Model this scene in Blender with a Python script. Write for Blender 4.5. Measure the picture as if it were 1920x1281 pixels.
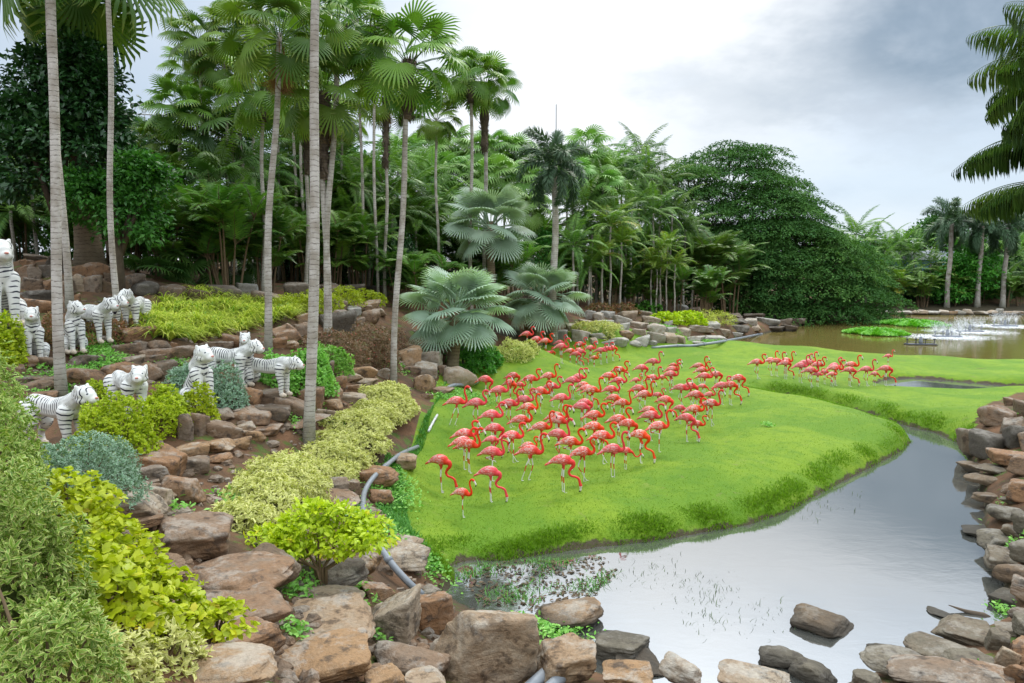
import bpy, bmesh, math, random
import numpy as np
from mathutils import Vector, Matrix, noise as mnoise
D = bpy.data
scene = bpy.context.scene
for o in list(D.objects): D.objects.remove(o)
COL = scene.collection
PI = math.pi
R_ = math.radians
# ------------------------------------------------------------------ camera
FPX, CAMZ, HOR = 1400.0, 6.0, 490.0
PITCH = math.atan((640.5 - HOR) / FPX)
cam = D.cameras.new("camera"); cam.sensor_width = 36; cam.lens = FPX / 1920 * 36
cam.clip_start = 0.1; cam.clip_end = 6000
camo = D.objects.new("camera", cam); COL.objects.link(camo)
camo.location = (0, 0, CAMZ); camo.rotation_euler = (PI / 2 - PITCH, 0, 0)
scene.camera = camo
# ------------------------------------------------------------------ light
scene.view_settings.view_transform = 'Standard'; scene.view_settings.look = 'None'
scene.view_settings.exposure = 0.5; scene.view_settings.gamma = 1.0
scene.cycles.max_bounces = 6; scene.cycles.diffuse_bounces = 3; scene.cycles.glossy_bounces = 3
scene.cycles.transmission_bounces = 3; scene.cycles.transparent_max_bounces = 6
SUN_EL, SUN_AZ = R_(52), R_(22)          # azimuth clockwise from +Y, behind thin cloud ahead
sd = D.lights.new("sun", 'SUN'); sd.energy = 1.5; sd.angle = R_(16); sd.color = (1.0, 0.95, 0.86)
so = D.objects.new("sun", sd); COL.objects.link(so)
sdir = Vector((math.cos(SUN_EL) * math.sin(SUN_AZ), math.cos(SUN_EL) * math.cos(SUN_AZ), math.sin(SUN_EL)))
so.rotation_euler = sdir.to_track_quat('Z', 'Y').to_euler(); so.location = (0, 0, 60)

class NT:
    """tiny helper: n(type, attributes, inputs) makes a node; sockets given as inputs get linked"""
    def __init__(s, tree): s.t = tree; s.t.nodes.clear()
    def n(s, typ, at=None, **inp):
        nd = s.t.nodes.new(typ)
        for k, v in (at or {}).items(): setattr(nd, k, v)
        for k, v in inp.items():
            key = int(k[1:]) if k[0] == 'i' and k[1:].isdigit() else k.replace('_', ' ')
            sock = nd.inputs[key]
            if isinstance(v, bpy.types.NodeSocket): s.t.links.new(v, sock)
            else: sock.default_value = v
        return nd
    def math(s, op, a, b=0.0, c=0.0, clamp=False):
        return s.n('ShaderNodeMath', {'operation': op, 'use_clamp': clamp}, i0=a, i1=b, i2=c).outputs[0]
    def vmath(s, op, a, b=(0, 0, 0)):
        return s.n('ShaderNodeVectorMath', {'operation': op}, i0=a, i1=b)
    def step(s, v, lo, hi):
        return s.n('ShaderNodeMapRange', {'interpolation_type': 'SMOOTHSTEP'}, i0=v, i1=lo, i2=hi, i3=0.0, i4=1.0).outputs[0]
    def mix(s, f, a, b, blend='MIX'):
        nd = s.t.nodes.new('ShaderNodeMix'); nd.data_type = 'RGBA'; nd.blend_type = blend
        for i, v in ((0, f), (6, a), (7, b)):
            if isinstance(v, bpy.types.NodeSocket): s.t.links.new(v, nd.inputs[i])
            else: nd.inputs[i].default_value = v if not isinstance(v, tuple) else (v[0], v[1], v[2], 1)
        return nd.outputs[2]
    def noise(s, vec, scale, detail=3, rough=0.55, dist=0.0):
        return s.n('ShaderNodeTexNoise', Vector=vec, Scale=scale, Detail=detail, Roughness=rough, Distortion=dist).outputs[0]
    def attr(s, name): return s.n('ShaderNodeAttribute', {'attribute_name': name})
    def L(s, a, b): s.t.links.new(a, b)

W = D.worlds.new("World"); scene.world = W; W.use_nodes = True
def build_world():
    t = NT(W.node_tree)
    dirv = t.n('ShaderNodeTexCoord').outputs['Generated']
    sx = t.n('ShaderNodeSeparateXYZ', Vector=dirv)
    X, Y, Z = sx.outputs
    zc = t.math('MAXIMUM', Z, 0.0)
    den = t.math('ADD', zc, 0.30)
    pl = t.n('ShaderNodeCombineXYZ', X=t.math('DIVIDE', X, den), Y=t.math('DIVIDE', Y, den), Z=0.0).outputs[0]
    n1 = t.noise(pl, 0.75, 6, 0.55, 0.25)
    n2 = t.noise(pl, 2.6, 5, 0.6)
    c = t.mix(t.step(n1, 0.36, 0.66), (0.56, 0.66, 0.78), (0.88, 0.91, 0.94))
    c = t.mix(t.math('MULTIPLY', t.step(n2, 0.48, 0.70), 0.34), c, (0.50, 0.59, 0.70))
    def patch(px, py, r0, r1, wob):
        u, v = (px - 960) / FPX, (640.5 - py) / FPX
        d = camo.rotation_euler.to_matrix() @ Vector((u, v, -1)); d.normalize()
        q = t.vmath('SUBTRACT', dirv, tuple(d)).outputs[0]
        q = t.vmath('MULTIPLY', q, (1.0, 1.0, 1.7)).outputs[0]
        ln = t.vmath('LENGTH', q).outputs['Value']
        ln = t.math('ADD', ln, t.math('MULTIPLY', t.math('SUBTRACT', n2, 0.5), wob))
        return t.step(ln, r1, r0)
    c = t.mix(t.math('MULTIPLY', patch(1250, 60, 0.05, 0.46, 0.36), 0.92), c, (0.97, 0.98, 0.98))
    c = t.mix(t.math('MULTIPLY', patch(1080, 330, 0.02, 0.34, 0.3), 0.6), c, (0.88, 0.90, 0.93))
    c = t.mix(t.math('MULTIPLY', patch(1765, 65, 0.05, 0.25, 0.30), 0.95), c, (0.19, 0.265, 0.345))
    c = t.mix(t.math('MULTIPLY', patch(1400, 175, 0.0, 0.20, 0.5), 0.65), c, (0.50, 0.56, 0.62))
    c = t.mix(t.math('MULTIPLY', t.step(t.noise(pl, 1.5, 6, .62, .5), .5, .70), .30), c, (0.62, 0.70, 0.80))
    c = t.mix(t.math('MULTIPLY', patch(1640, 215, 0.0, 0.11, 0.4), 0.6), c, (0.50, 0.56, 0.64))
    c = t.mix(t.math('MULTIPLY', patch(100, 130, 0.05, 0.42, 0.25), 0.75), c, (0.45, 0.545, 0.66))
    c = t.mix(t.math('MULTIPLY', patch(1680, 420, 0.03, 0.26, 0.3), 0.5), c, (0.60, 0.71, 0.82))
    gain = t.math('ADD', 0.86, t.math('MULTIPLY', t.step(Z, 0.29, 0.62), 1.45))
    sky = t.n('ShaderNodeTexSky', {'sky_type': 'NISHITA', 'sun_disc': False, 'sun_elevation': SUN_EL, 'sun_rotation': SUN_AZ})
    cl = t.vmath('SCALE', c); t.L(gain, cl.inputs['Scale'])
    cl2 = t.vmath('SCALE', cl.outputs[0]); cl2.inputs['Scale'].default_value = 10.0
    full = t.mix(0.9, sky.outputs[0], cl2.outputs[0])
    bg = t.n('ShaderNodeBackground', Color=full, Strength=0.1)
    out = t.n('ShaderNodeOutputWorld'); t.L(bg.outputs[0], out.inputs[0])
build_world()

# ------------------------------------------------------------------ pixel -> world
CR = np.array(camo.rotation_euler.to_matrix())
def ray(px, py): return CR @ np.array([(px - 960) / FPX, (640.5 - py) / FPX, -1.0])
def P(px, py, d): return np.array([0, 0, CAMZ]) + ray(px, py) * d
def PZ(px, py, z):
    r = ray(px, py); t = (z - CAMZ) / r[2]; return np.array([0, 0, CAMZ]) + r * t
def depth(p): return float(np.dot(np.asarray(p) - np.array([0, 0, CAMZ]), CR @ np.array([0, 0, -1.0])))
# ------------------------------------------------------------------ terrain
CTRL = [(-60,1281,4.2),(100,1281,4.4),(200,1281,4.7),(290,1281,5.1),(100,1000,5.4),(20,900,7.5),(110,838,13.8),(100,760,16.0),(60,675,17.9),(10,615,17.8),(140,658,18.6),(190,632,19.7),(255,612,21),
 (130,530,25.5),(60,520,26),(200,500,28),(100,482,29),(300,520,30),(-200,560,24),(-300,700,15),(-200,900,8),
 (250,790,14.6),(180,860,13),(300,905,12.2),(380,770,16.2),(510,742,17.6),(430,1000,10.6),(330,1000,9.2),(360,1150,7.4),(400,1281,6.5),(600,1281,7.6),(600,1110,10.0),(500,1130,9.0),
 (450,955,12.1),(580,832,17.2),(700,800,19.5),(735,727,26),(760,765,22.6),(690,960,14.9),(780,850,20.8),(720,1010,13.2),(790,1110,12.2),(900,1281,8.9),(760,1281,8.2),
 (350,645,21.5),(300,605,24),(400,590,26),(480,572,29),(400,550,32),(300,545,31),(550,545,35),(650,562,34),(640,605,29.5),(650,655,26),(700,605,33),(690,665,27.5),(560,705,20.3),(600,742,20),
 (650,725,22),(800,665,32),(850,702,30),(820,735,27),(1010,652,37),(1080,605,48),(1150,622,46),(1250,612,52),(1190,648,46),(1370,592,76),(1300,582,70),(1100,573,60),(900,565,48),(700,545,45),(500,528,42),(1200,575,66),
 (1480,585,92),(1600,580,100),(1750,580,100),(1920,580,100),(2150,580,100),(1450,600,84),
 (840,1120,13.0),(1000,1250,10.6)]
CTRL_L = [(870,740,.5),(900,950,.45),(1050,1000,.42),(1200,900,.55),(1400,850,.6),(1550,820,.5),(1400,930,.42),(1250,750,.55),(1050,690,.4),(1180,665,.35),(1400,690,.42),(1600,700,.4),(1500,720,.5),
 (1700,700,.35),(1900,700,.35),(1700,760,.55),(1600,750,.5),(1850,760,.5),(800,900,.5),(760,980,.42),(950,665,.5),(1850,740,.4),(2000,700,.4),(2100,740,.6),
 (1960,760,1.1),(1960,900,.9),(1950,1000,.75),(1960,1120,.7),(1950,1250,.7),(2200,1000,1.5),(1900,1281,.35)]
C_ = [P(*c) for c in CTRL] + [PZ(*c) for c in CTRL_L] + [np.array(c, float) for c in
 [(0,-3,4.3),(-3,2,4.1),(2.5,2,3.9),(-8,3,4.4),(-14,8,4.8),(6,2,3.4),(4.6,6,1.6),(9,8,.9),(12,3,3),(-25,20,5.5),(-40,30,6),(-40,60,6),(-20,60,5.5),(0,75,3.6),(-10,90,4.5),(30,110,1.6),(70,110,1.6),(80,60,1.2),(60,30,1.5),(40,15,2),(1.8,7.4,1.5)]]
C_ = np.array(C_)
_n = len(C_)
def _k(a, b): return np.sqrt(((a[:, None, :2] - b[None, :, :2]) ** 2).sum(-1) + 0.25)
_A = np.zeros((_n + 1, _n + 1)); _A[:_n, :_n] = -_k(C_, C_) + np.eye(_n) * 0.3; _A[_n, :_n] = 1; _A[:_n, _n] = 1
_w = np.linalg.solve(_A, np.append(C_[:, 2], 0))
def base_h(x, y):
    p = np.stack([np.clip(x, -42, 85), np.clip(y, -4, 112)], -1).reshape(-1, 2); out = np.empty(len(p))
    for i in range(0, len(p), 20000): out[i:i + 20000] = -_k(p[i:i + 20000], C_) @ _w[:_n] + _w[_n]
    return out.reshape(np.shape(x))
def poly(pts, z=0.0): return np.array([PZ(a, b, z)[:2] for a, b in pts])
def sdist(poly_, x, y):
    """signed distance to a polygon, positive inside"""
    x = np.asarray(x, float); y = np.asarray(y, float); best = np.full(x.shape, 1e9); ins = np.zeros(x.shape, bool)
    for (ax, ay), (bx, by) in zip(poly_, np.roll(poly_, -1, 0)):
        dx, dy = bx - ax, by - ay
        t = np.clip(((x - ax) * dx + (y - ay) * dy) / (dx * dx + dy * dy + 1e-12), 0, 1)
        best = np.minimum(best, np.hypot(x - ax - t * dx, y - ay - t * dy))
        c = (ay > y) != (by > y)
        ins ^= c & (x < (bx - ax) * (y - ay) / (by - ay + 1e-12) + ax)
    return np.where(ins, best, -best)
POND_N = poly([(830,1118),(850,1085),(845,1062),(880,1050),(930,1052),(1000,1042),(1120,1026),(1250,1010),(1400,984),(1480,958),(1560,912),(1625,880),(1690,845),(1706,828),(1692,806),(1640,788),(1570,768),(1480,752),(1420,742),
  (1440,738),(1500,747),(1575,762),(1640,778),(1700,798),(1760,812),(1800,832),(1822,868),(1835,905),(1850,950),(1842,1000),(1870,1050),(1890,1120),(1905,1165),(1790,1205),(1690,1245),(1560,1300),(1230,1300),(1110,1262),(1060,1215),(1010,1165),(900,1150)])
POND_F = poly([(1292,657),(1330,659),(1440,662),(1600,667),(1750,676),(1920,681),(2200,690),(2500,640),(2300,588),(1920,588),(1740,586),(1640,596),(1560,603),(1480,615),(1410,631),(1340,646),(1300,650)])
POND_S = poly([(1632,723),(1660,711),(1720,709),(1800,716),(1900,724),(2060,735),(2060,746),(1920,741),(1800,737),(1720,732),(1660,730)])
LAWN = poly([(838,738),(822,770),(810,810),(790,850),(765,900),(730,945),(712,985),(735,1015),(775,1045),(820,1062),(1000,1075),(1250,1060),(1500,1000),(1640,930),(1740,860),(1800,850),(1835,800),(1850,768),(1910,742),(2100,740),(2200,700),(2200,680),(1800,665),(1300,648),(1180,654),(1050,662),(960,668),(900,702)], .3)
def lump(x, y):
    return (0.10 * np.sin(x * .55 + 1.3 * np.sin(y * .23)) * np.sin(y * .41 + .7) + 0.05 * np.sin(x * 1.3 + y * .7) + .03 * np.sin(2.3 * y - x))
def height(x, y):
    h = base_h(x, y)
    sl = sdist(LAWN, x, y)
    lw = np.clip(sl / 1.2, 0, 1)
    h = h + lw * lump(x, y)
    h = h + (1 - lw) * np.clip((h - .7) / 2, 0, 1) * 0.14 * np.sin(x * 2.1 + np.sin(y * 1.7)) * np.sin(y * 2.3 + 1)
    for pg, bank in ((POND_N, 1.3), (POND_F, 1.2), (POND_S, 1.0)):
        s = sdist(pg, x, y)
        t = np.clip(-s / bank, 0, 1); t = np.sqrt(t) * (2 - t) * .5 + t * .5 * 1.0
        h = np.where(s < 0, np.minimum(h, h * np.clip(t, 0, 1) + .02), np.minimum(h, -0.55 * np.clip(s / .9, 0, 1) ** .8 - .02))
    return h
GX = np.concatenate([[-900, -400, -200, -120, -80], np.arange(-55, -24, 1.0), np.arange(-24, 28, .2), np.arange(28, 70, .6), [75, 85, 110, 150, 250, 500, 900]])
GY = np.concatenate([[-600, -200, -60, -20, -8], np.arange(-4, 56, .2), np.arange(56, 112, .6), [116, 125, 150, 200, 320, 600, 1200, 3000]])
XX, YY = np.meshgrid(GX, GY)
HH = height(XX, YY)
HH = np.where((XX < -60) | (YY > 118) | (XX > 95) | (YY < -10), np.clip(HH, .8, 6), HH)
def H(x, y):
    x = np.asarray(x, float); y = np.asarray(y, float)
    i = np.clip(np.searchsorted(GX, x) - 1, 0, len(GX) - 2); j = np.clip(np.searchsorted(GY, y) - 1, 0, len(GY) - 2)
    u = (x - GX[i]) / (GX[i + 1] - GX[i]); v = (y - GY[j]) / (GY[j + 1] - GY[j])
    return (HH[j, i] * (1 - u) + HH[j, i + 1] * u) * (1 - v) + (HH[j + 1, i] * (1 - u) + HH[j + 1, i + 1] * u) * v
_T = np.concatenate([np.arange(2.5, 40, .03), np.arange(40, 160, .12)])
def G(px, py):
    """terrain point seen at a pixel"""
    r = ray(px, py); q = np.array([0, 0, CAMZ])[None] + _T[:, None] * r[None]
    b = q[:, 2] <= np.maximum(H(q[:, 0], q[:, 1]), 0.0)
    k = np.argmax(b) if b.any() else len(_T) - 1
    p = q[k].copy(); return p
def ground(x, y): return float(H(x, y))
# ------------------------------------------------------------------ mesh helpers
def mk(name, V, F, mats, attrs=None, smooth=True, midx=None):
    me = D.meshes.new(name); V = np.asarray(V, np.float32); F = np.asarray(F, np.int32)
    k = F.shape[1]
    me.vertices.add(len(V)); me.vertices.foreach_set('co', V.ravel())
    me.loops.add(F.size); me.loops.foreach_set('vertex_index', F.ravel())
    me.polygons.add(len(F)); me.polygons.foreach_set('loop_start', np.arange(0, F.size, k, dtype=np.int32))
    try: me.polygons.foreach_set('loop_total', np.full(len(F), k, np.int32))
    except Exception: pass
    for m in (mats if isinstance(mats, (list, tuple)) else [mats]): me.materials.append(m)
    if midx is not None: me.polygons.foreach_set('material_index', np.asarray(midx, np.int32))
    for a, val in (attrs or {}).items():
        val = np.asarray(val, np.float32)
        if val.ndim == 1: me.attributes.new(a, 'FLOAT', 'POINT').data.foreach_set('value', val)
        else: me.attributes.new(a, 'FLOAT_COLOR', 'POINT').data.foreach_set('color', val.ravel())
    me.update(calc_edges=True); me.validate()
    me.polygons.foreach_set('use_smooth', np.full(len(me.polygons), smooth)); me.update()
    return me
def link(name, me, parent=None, loc=None):
    o = D.objects.new(name, me); COL.objects.link(o)
    if parent is not None: o.parent = parent
    if loc is not None: o.location = tuple(float(c) for c in loc)
    return o
def empty(name, loc, rz=0.0, s=1.0):
    o = D.objects.new(name, None); COL.objects.link(o); o.location = tuple(float(c) for c in loc)
    o.rotation_euler = (0, 0, rz); o.scale = (s, s, s); o.empty_display_size = .2; return o
def tag(o, label, cat, group=None):
    o['label'] = label; o['category'] = cat
    if group: o['group'] = group
    return o
class MB:
    """collects triangles with per-vertex attributes v (random), e (edge/tip)"""
    def __init__(s): s.V = []; s.F = []; s.v = []; s.e = []; s.m = []; s.n = 0
    def add(s, V, F, v=0.5, e=0.0, m=0):
        V = np.asarray(V, float).reshape(-1, 3); F = np.asarray(F, int).reshape(-1, 3)
        s.V.append(V); s.F.append(F + s.n); s.n += len(V)
        s.v.append(np.broadcast_to(np.asarray(v, float), (len(V),))); s.e.append(np.broadcast_to(np.asarray(e, float), (len(V),)))
        s.m.append(np.full(len(F), m)); return s
    def tube(s, pts, rad, n=8, cap=True, v=.5, m=0, e=0.0):
        pts = np.asarray(pts, float); rad = np.broadcast_to(np.asarray(rad, float), (len(pts),))
        tan = np.gradient(pts, axis=0); tan /= np.linalg.norm(tan, axis=1)[:, None] + 1e-9
        up = np.array([0, 0, 1.0]) if abs(tan[0][2]) < .9 else np.array([1.0, 0, 0])
        a = np.arange(n) * 2 * PI / n; V = []
        x = np.cross(up, tan[0])
        for p, t, r in zip(pts, tan, rad):
            x = x - t * x.dot(t); x /= np.linalg.norm(x) + 1e-9; y = np.cross(t, x)
            V.append(p + r * (np.cos(a)[:, None] * x + np.sin(a)[:, None] * y))
        V = np.concatenate(V); F = []; k = len(pts)
        for i in range(k - 1):
            for j in range(n):
                A, B, C, E = i * n + j, i * n + (j + 1) % n, (i + 1) * n + (j + 1) % n, (i + 1) * n + j
                F += [(A, B, C), (A, C, E)]
        if cap:
            V = np.concatenate([V, pts[:1], pts[-1:]]); c0, c1 = k * n, k * n + 1
            for j in range(n): F += [(c0, (j + 1) % n, j), (c1, (k - 1) * n + j, (k - 1) * n + (j + 1) % n)]
        return s.add(V, F, v, e, m)
    def box(s, c, d, R=None, v=.5, m=0):
        q = np.array([(x, y, z) for z in (-.5, .5) for y in (-.5, .5) for x in (-.5, .5)]) * np.asarray(d)
        if R is not None: q = q @ np.asarray(R).T
        return s.add(q + np.asarray(c), [(0,2,1),(1,2,3),(4,5,6),(5,7,6),(0,1,4),(1,5,4),(2,6,3),(3,6,7),(0,4,2),(2,4,6),(1,3,5),(3,7,5)], v, 0, m)
    def scat(s, tv, tf, Pn, Rn, Sn, v, te=None, m=0):
        """n copies of a template (verts tv, tris tf) at Pn with frames Rn and scales Sn"""
        k, n = len(tv), len(Pn)
        if n == 0: return s
        Sn = np.asarray(Sn, float); Sn = Sn[:, None, None] if Sn.ndim == 1 else Sn[:, None, :]
        V = np.einsum('nij,nkj->nki', Rn, tv[None] * Sn) + Pn[:, None, :]
        F = (tf[None] + (np.arange(n) * k)[:, None, None]).reshape(-1, 3)
        e = np.tile(te if te is not None else np.zeros(k), n)
        return s.add(V.reshape(-1, 3), F, np.repeat(np.broadcast_to(v, (n,)), k), e, m)
    def mesh(s, name, mats, smooth=True):
        ms = mats if isinstance(mats, (list, tuple)) else [mats]
        return mk(name, np.concatenate(s.V), np.concatenate(s.F), ms, {'v': np.concatenate(s.v), 'e': np.concatenate(s.e)}, smooth,
                  np.concatenate(s.m) if len(ms) > 1 else None)
    def build(s, name, mats, parent=None, loc=None, smooth=True): return link(name, s.mesh(name, mats, smooth), parent, loc)
def unit(a): a = np.asarray(a, float); return a / (np.linalg.norm(a, axis=-1, keepdims=True) + 1e-9)
def frames(d, nrm):
    """rotation matrices whose x is d and z close to nrm"""
    d = unit(d); y = unit(np.cross(nrm, d)); z = np.cross(d, y); return np.stack([d, y, z], -1)
def rotz(a):
    c, s = math.cos(a), math.sin(a); return np.array([[c, -s, 0], [s, c, 0], [0, 0, 1.0]])
# leaf templates, length 1 along x
def leaf_t(w=.35, fold=.08, droop=.12):
    return (np.array([(0, 0, 0), (.3, w * .45, fold), (.68, w * .4, fold - droop * .4), (1, 0, -droop), (.68, -w * .4, fold - droop * .4), (.3, -w * .45, fold), (.5, 0, 0)]),
            np.array([(0, 6, 1), (1, 6, 2), (2, 6, 3), (3, 6, 4), (4, 6, 5), (5, 6, 0)]), np.array([.6, 1, 1, 1, 1, 1, 0.]))
def leaf_s(w=.45, droop=.1):
    return (np.array([(0, 0, 0), (.5, w * .5, .06), (1, 0, -droop), (.5, -w * .5, .06)]), np.array([(0, 2, 1), (0, 3, 2)]), np.array([.2, 1, 1, 1.]))
rs = np.random.RandomState(7)
random.seed(7)

# ------------------------------------------------------------------ materials
def mat(name):
    m = D.materials.new(name); m.use_nodes = True; return m, NT(m.node_tree)
def fin(t, sh, disp=None):
    o = t.n('ShaderNodeOutputMaterial'); t.L(sh, o.inputs[0])
    if disp is not None: t.L(disp, o.inputs[2])
def prin(t, col, rough=.6, spec=.3, normal=None, metal=0.0):
    b = t.n('ShaderNodeBsdfPrincipled', Base_Color=col if isinstance(col, bpy.types.NodeSocket) else (*col, 1), Roughness=rough, Metallic=metal)
    b.inputs['Specular IOR Level'].default_value = spec
    if normal is not None: t.L(normal, b.inputs['Normal'])
    return b
def bump(t, h, st=.4, dist=.02): return t.n('ShaderNodeBump', Strength=st, Distance=dist, Height=h).outputs[0]
def leafmat(name, c1, c2, edge=None, edge_lo=.35, edge_hi=.75, trans=.28, rough=.45, spec=.35, tcol=None, third=None):
    """leaf colours vary leaf by leaf (attribute v); margins (attribute e) may have their own colour"""
    m, t = mat(name)
    v = t.attr('v').outputs['Fac']; e = t.attr('e').outputs['Fac']
    oi = t.n('ShaderNodeObjectInfo').outputs['Random']
    col = t.mix(v, c1, c2)
    if third is not None: col = t.mix(t.step(v, .86, .93), col, third)
    if edge is not None: col = t.mix(t.step(e, edge_lo, edge_hi), col, edge)
    hs = t.n('ShaderNodeHueSaturation', Color=col, Hue=t.math('ADD', .49, t.math('MULTIPLY', oi, .02)), Value=t.math('ADD', .88, t.math('MULTIPLY', oi, .24)))
    col = hs.outputs[0]
    b = prin(t, col, rough, spec)
    tc = t.mix(1.0, col, (1.0, 1.15, .55), 'MULTIPLY')
    tr = t.n('ShaderNodeBsdfTranslucent', Color=tc)
    fin(t, t.n('ShaderNodeMixShader', i0=trans, i1=b.outputs[0], i2=tr.outputs[0]).outputs[0]); return m
def plain(name, col, rough=.6, spec=.3, nz=0.0, sc=8.0, metal=0.0):
    m, t = mat(name)
    c = col
    if nz:
        n = t.noise(t.n('ShaderNodeNewGeometry').outputs['Position'], sc, 4)
        c = t.mix(n, tuple(k * (1 - nz) for k in col), tuple(k * (1 + nz) for k in col))
    fin(t, prin(t, c, rough, spec, metal=metal).outputs[0]); return m
def rockmat(name, ca, cb, cc, dark=.5, lich=.35):
    m, t = mat(name)
    pos = t.n('ShaderNodeNewGeometry').outputs['Position']; oi = t.n('ShaderNodeObjectInfo').outputs['Random']
    off = t.vmath('SCALE', t.n('ShaderNodeCombineXYZ', X=oi, Y=t.math('MULTIPLY', oi, 7.3), Z=t.math('MULTIPLY', oi, 3.1)).outputs[0]); off.inputs['Scale'].default_value = 40.
    p = t.vmath('ADD', pos, off.outputs[0]).outputs[0]
    n1 = t.noise(p, 1.3, 5, .6, .4); n2 = t.noise(p, 5.0, 6, .65); n3 = t.noise(p, 22., 5, .7)
    st = t.vmath('MULTIPLY', p, (2.2, 2.2, 5.0)).outputs[0]; n4 = t.noise(st, .8, 5, .65, 1.2)
    c = t.mix(t.step(n1, .35, .65), ca, cb)
    c = t.mix(t.step(t.math('ADD', t.math('MULTIPLY', oi, .5), t.math('MULTIPLY', n2, .7)), .45, .85), c, cc)
    c = t.mix(t.math('MULTIPLY', t.step(n4, .54, .66), dark * .7), c, (.085, .065, .048))
    c = t.mix(t.math('MULTIPLY', t.step(n2, .52, .64), dark), c, (.05, .042, .036))
    nz = t.n('ShaderNodeSeparateXYZ', Vector=t.n('ShaderNodeNewGeometry').outputs['Normal']).outputs[2]
    lf = t.math('MULTIPLY', t.step(t.noise(p, 2.4, 7, .72), .48, .60), t.step(nz, -.1, .8))
    c = t.mix(t.math('MULTIPLY', lf, lich), c, (.47, .44, .38))
    c = t.mix(t.math('MULTIPLY', t.step(n3, .3, .7), .38), c, t.mix(1.0, c, (.38, .36, .34), 'MULTIPLY'))
    # damp, algae-dark foot of anything close to the pond water
    pz = t.n('ShaderNodeSeparateXYZ', Vector=pos).outputs[2]
    wet = t.step(t.math('ADD', pz, t.math('MULTIPLY', n2, .12)), .34, .16)
    c = t.mix(t.math('MULTIPLY', wet, .8), c, (.045, .040, .032))
    h = t.math('ADD', t.math('MULTIPLY', n2, 1.0), t.math('ADD', t.math('MULTIPLY', n3, .35), t.math('MULTIPLY', n4, .9)))
    fin(t, prin(t, c, .82, .25, bump(t, h, .8, .06)).outputs[0]); return m
M = {}
M['rock_brown'] = rockmat('brown_rock', (.225, .145, .088), (.205, .16, .118), (.29, .16, .08), .72, .38)
M['rock_tan'] = rockmat('tan_rock', (.30, .22, .145), (.35, .285, .205), (.33, .20, .10), .68, .5)
M['rock_grey'] = rockmat('grey_rock', (.34, .325, .29), (.47, .44, .375), (.36, .27, .18), .3, .55)
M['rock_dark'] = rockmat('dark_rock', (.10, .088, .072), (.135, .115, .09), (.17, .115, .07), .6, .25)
M['rock_wet'] = rockmat('pond_rock', (.145, .125, .09), (.185, .16, .115), (.18, .125, .075), .6, .28)
def trunkmat(name, ca, cb, ring, freq, mossy=.4, fib=0.0):
    m, t = mat(name)
    tc = t.n('ShaderNodeTexCoord').outputs['Object']
    pos = t.n('ShaderNodeNewGeometry').outputs['Position']
    pz = t.n('ShaderNodeSeparateXYZ', Vector=pos).outputs[2]
    n1 = t.noise(pos, 2.2, 4); fine = t.noise(t.vmath('MULTIPLY', pos, (1, 1, 2.6)).outputs[0], 13, 4, .65)
    ph = t.math('ADD', t.math('MULTIPLY', pz, freq), t.math('MULTIPLY', t.noise(pos, 3.5, 3), 1.3))
    w = t.math('FRACT', ph)
    rg = t.math('MULTIPLY', t.step(w, .72, .92), t.step(fine, .34, .6))
    c = t.mix(t.step(n1, .35, .65), ca, cb)
    c = t.mix(t.math('MULTIPLY', t.step(fine, .45, .75), .45), c, tuple(k * .62 for k in ca))
    c = t.mix(t.math('MULTIPLY', rg, .78), c, ring)
    lz = t.attr('e').outputs['Fac']
    c = t.mix(t.math('MULTIPLY', t.step(t.math('ADD', lz, t.math('MULTIPLY', n1, .25)), .36, .12), mossy), c, (.17, .185, .12))
    fin(t, prin(t, c, .85, .2, bump(t, t.math('ADD', fine, t.math('MULTIPLY', rg, -1.2)), .7, .02)).outputs[0]); return m
M['trunk'] = trunkmat('palm_bark', (.50, .46, .41), (.30, .26, .21), (.12, .095, .07), 8.5, .55)
M['trunk_brown'] = trunkmat('brown_palm_bark', (.27, .20, .13), (.20, .15, .10), (.07, .05, .035), 7, .2)
M['fibre'] = trunkmat('palm_fibre', (.16, .12, .085), (.10, .075, .055), (.035, .025, .02), 10, 0)
M['bark'] = plain('tree_bark', (.11, .085, .062), .9, .1, .45, 6)
M['fan'] = leafmat('fan_palm_leaf', (.07, .165, .022), (.22, .36, .042), (.36, .38, .08), .75, 1.1)
M['fan_dark'] = leafmat('dark_fan_leaf', (.036, .11, .024), (.12, .24, .04), (.19, .25, .06), .8, 1.15)
M['fan_light'] = leafmat('light_fan_leaf', (.12, .28, .045), (.27, .46, .11), (.36, .48, .17), .75, 1.1)
M['fan_brown'] = leafmat('dead_frond', (.22, .115, .05), (.33, .19, .09), trans=.12, rough=.8, spec=.1)
M['bismarck'] = leafmat('silver_palm_leaf', (.27, .38, .27), (.45, .56, .43), (.50, .60, .47), .7, 1.1, trans=.28, rough=.5)
M['feather'] = leafmat('feather_palm_leaf', (.06, .165, .026), (.21, .37, .05), trans=.3)
M['feather_dark'] = leafmat('dark_feather_leaf', (.038, .11, .020), (.15, .27, .034), trans=.25)
M['feather_yel'] = leafmat('yellowish_feather_leaf', (.10, .23, .025), (.27, .38, .05), trans=.35, third=(.40, .33, .06))
M['foxtail'] = leafmat('foxtail_leaf', (.055, .12, .055), (.12, .20, .10), trans=.15)
M['rain'] = leafmat('rain_tree_leaf', (.036, .12, .034), (.10, .225, .05), trans=.22, spec=.06, rough=.7, third=(.15, .29, .07))
M['broad_dark'] = leafmat('dark_broad_leaf', (.014, .065, .018), (.042, .14, .032), trans=.15, rough=.35, spec=.45)
M['broad_mid'] = leafmat('mid_broad_leaf', (.035, .14, .022), (.09, .26, .035), trans=.3)
M['broad_bright'] = leafmat('bright_broad_leaf', (.05, .20, .025), (.13, .36, .04), trans=.3)
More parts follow.
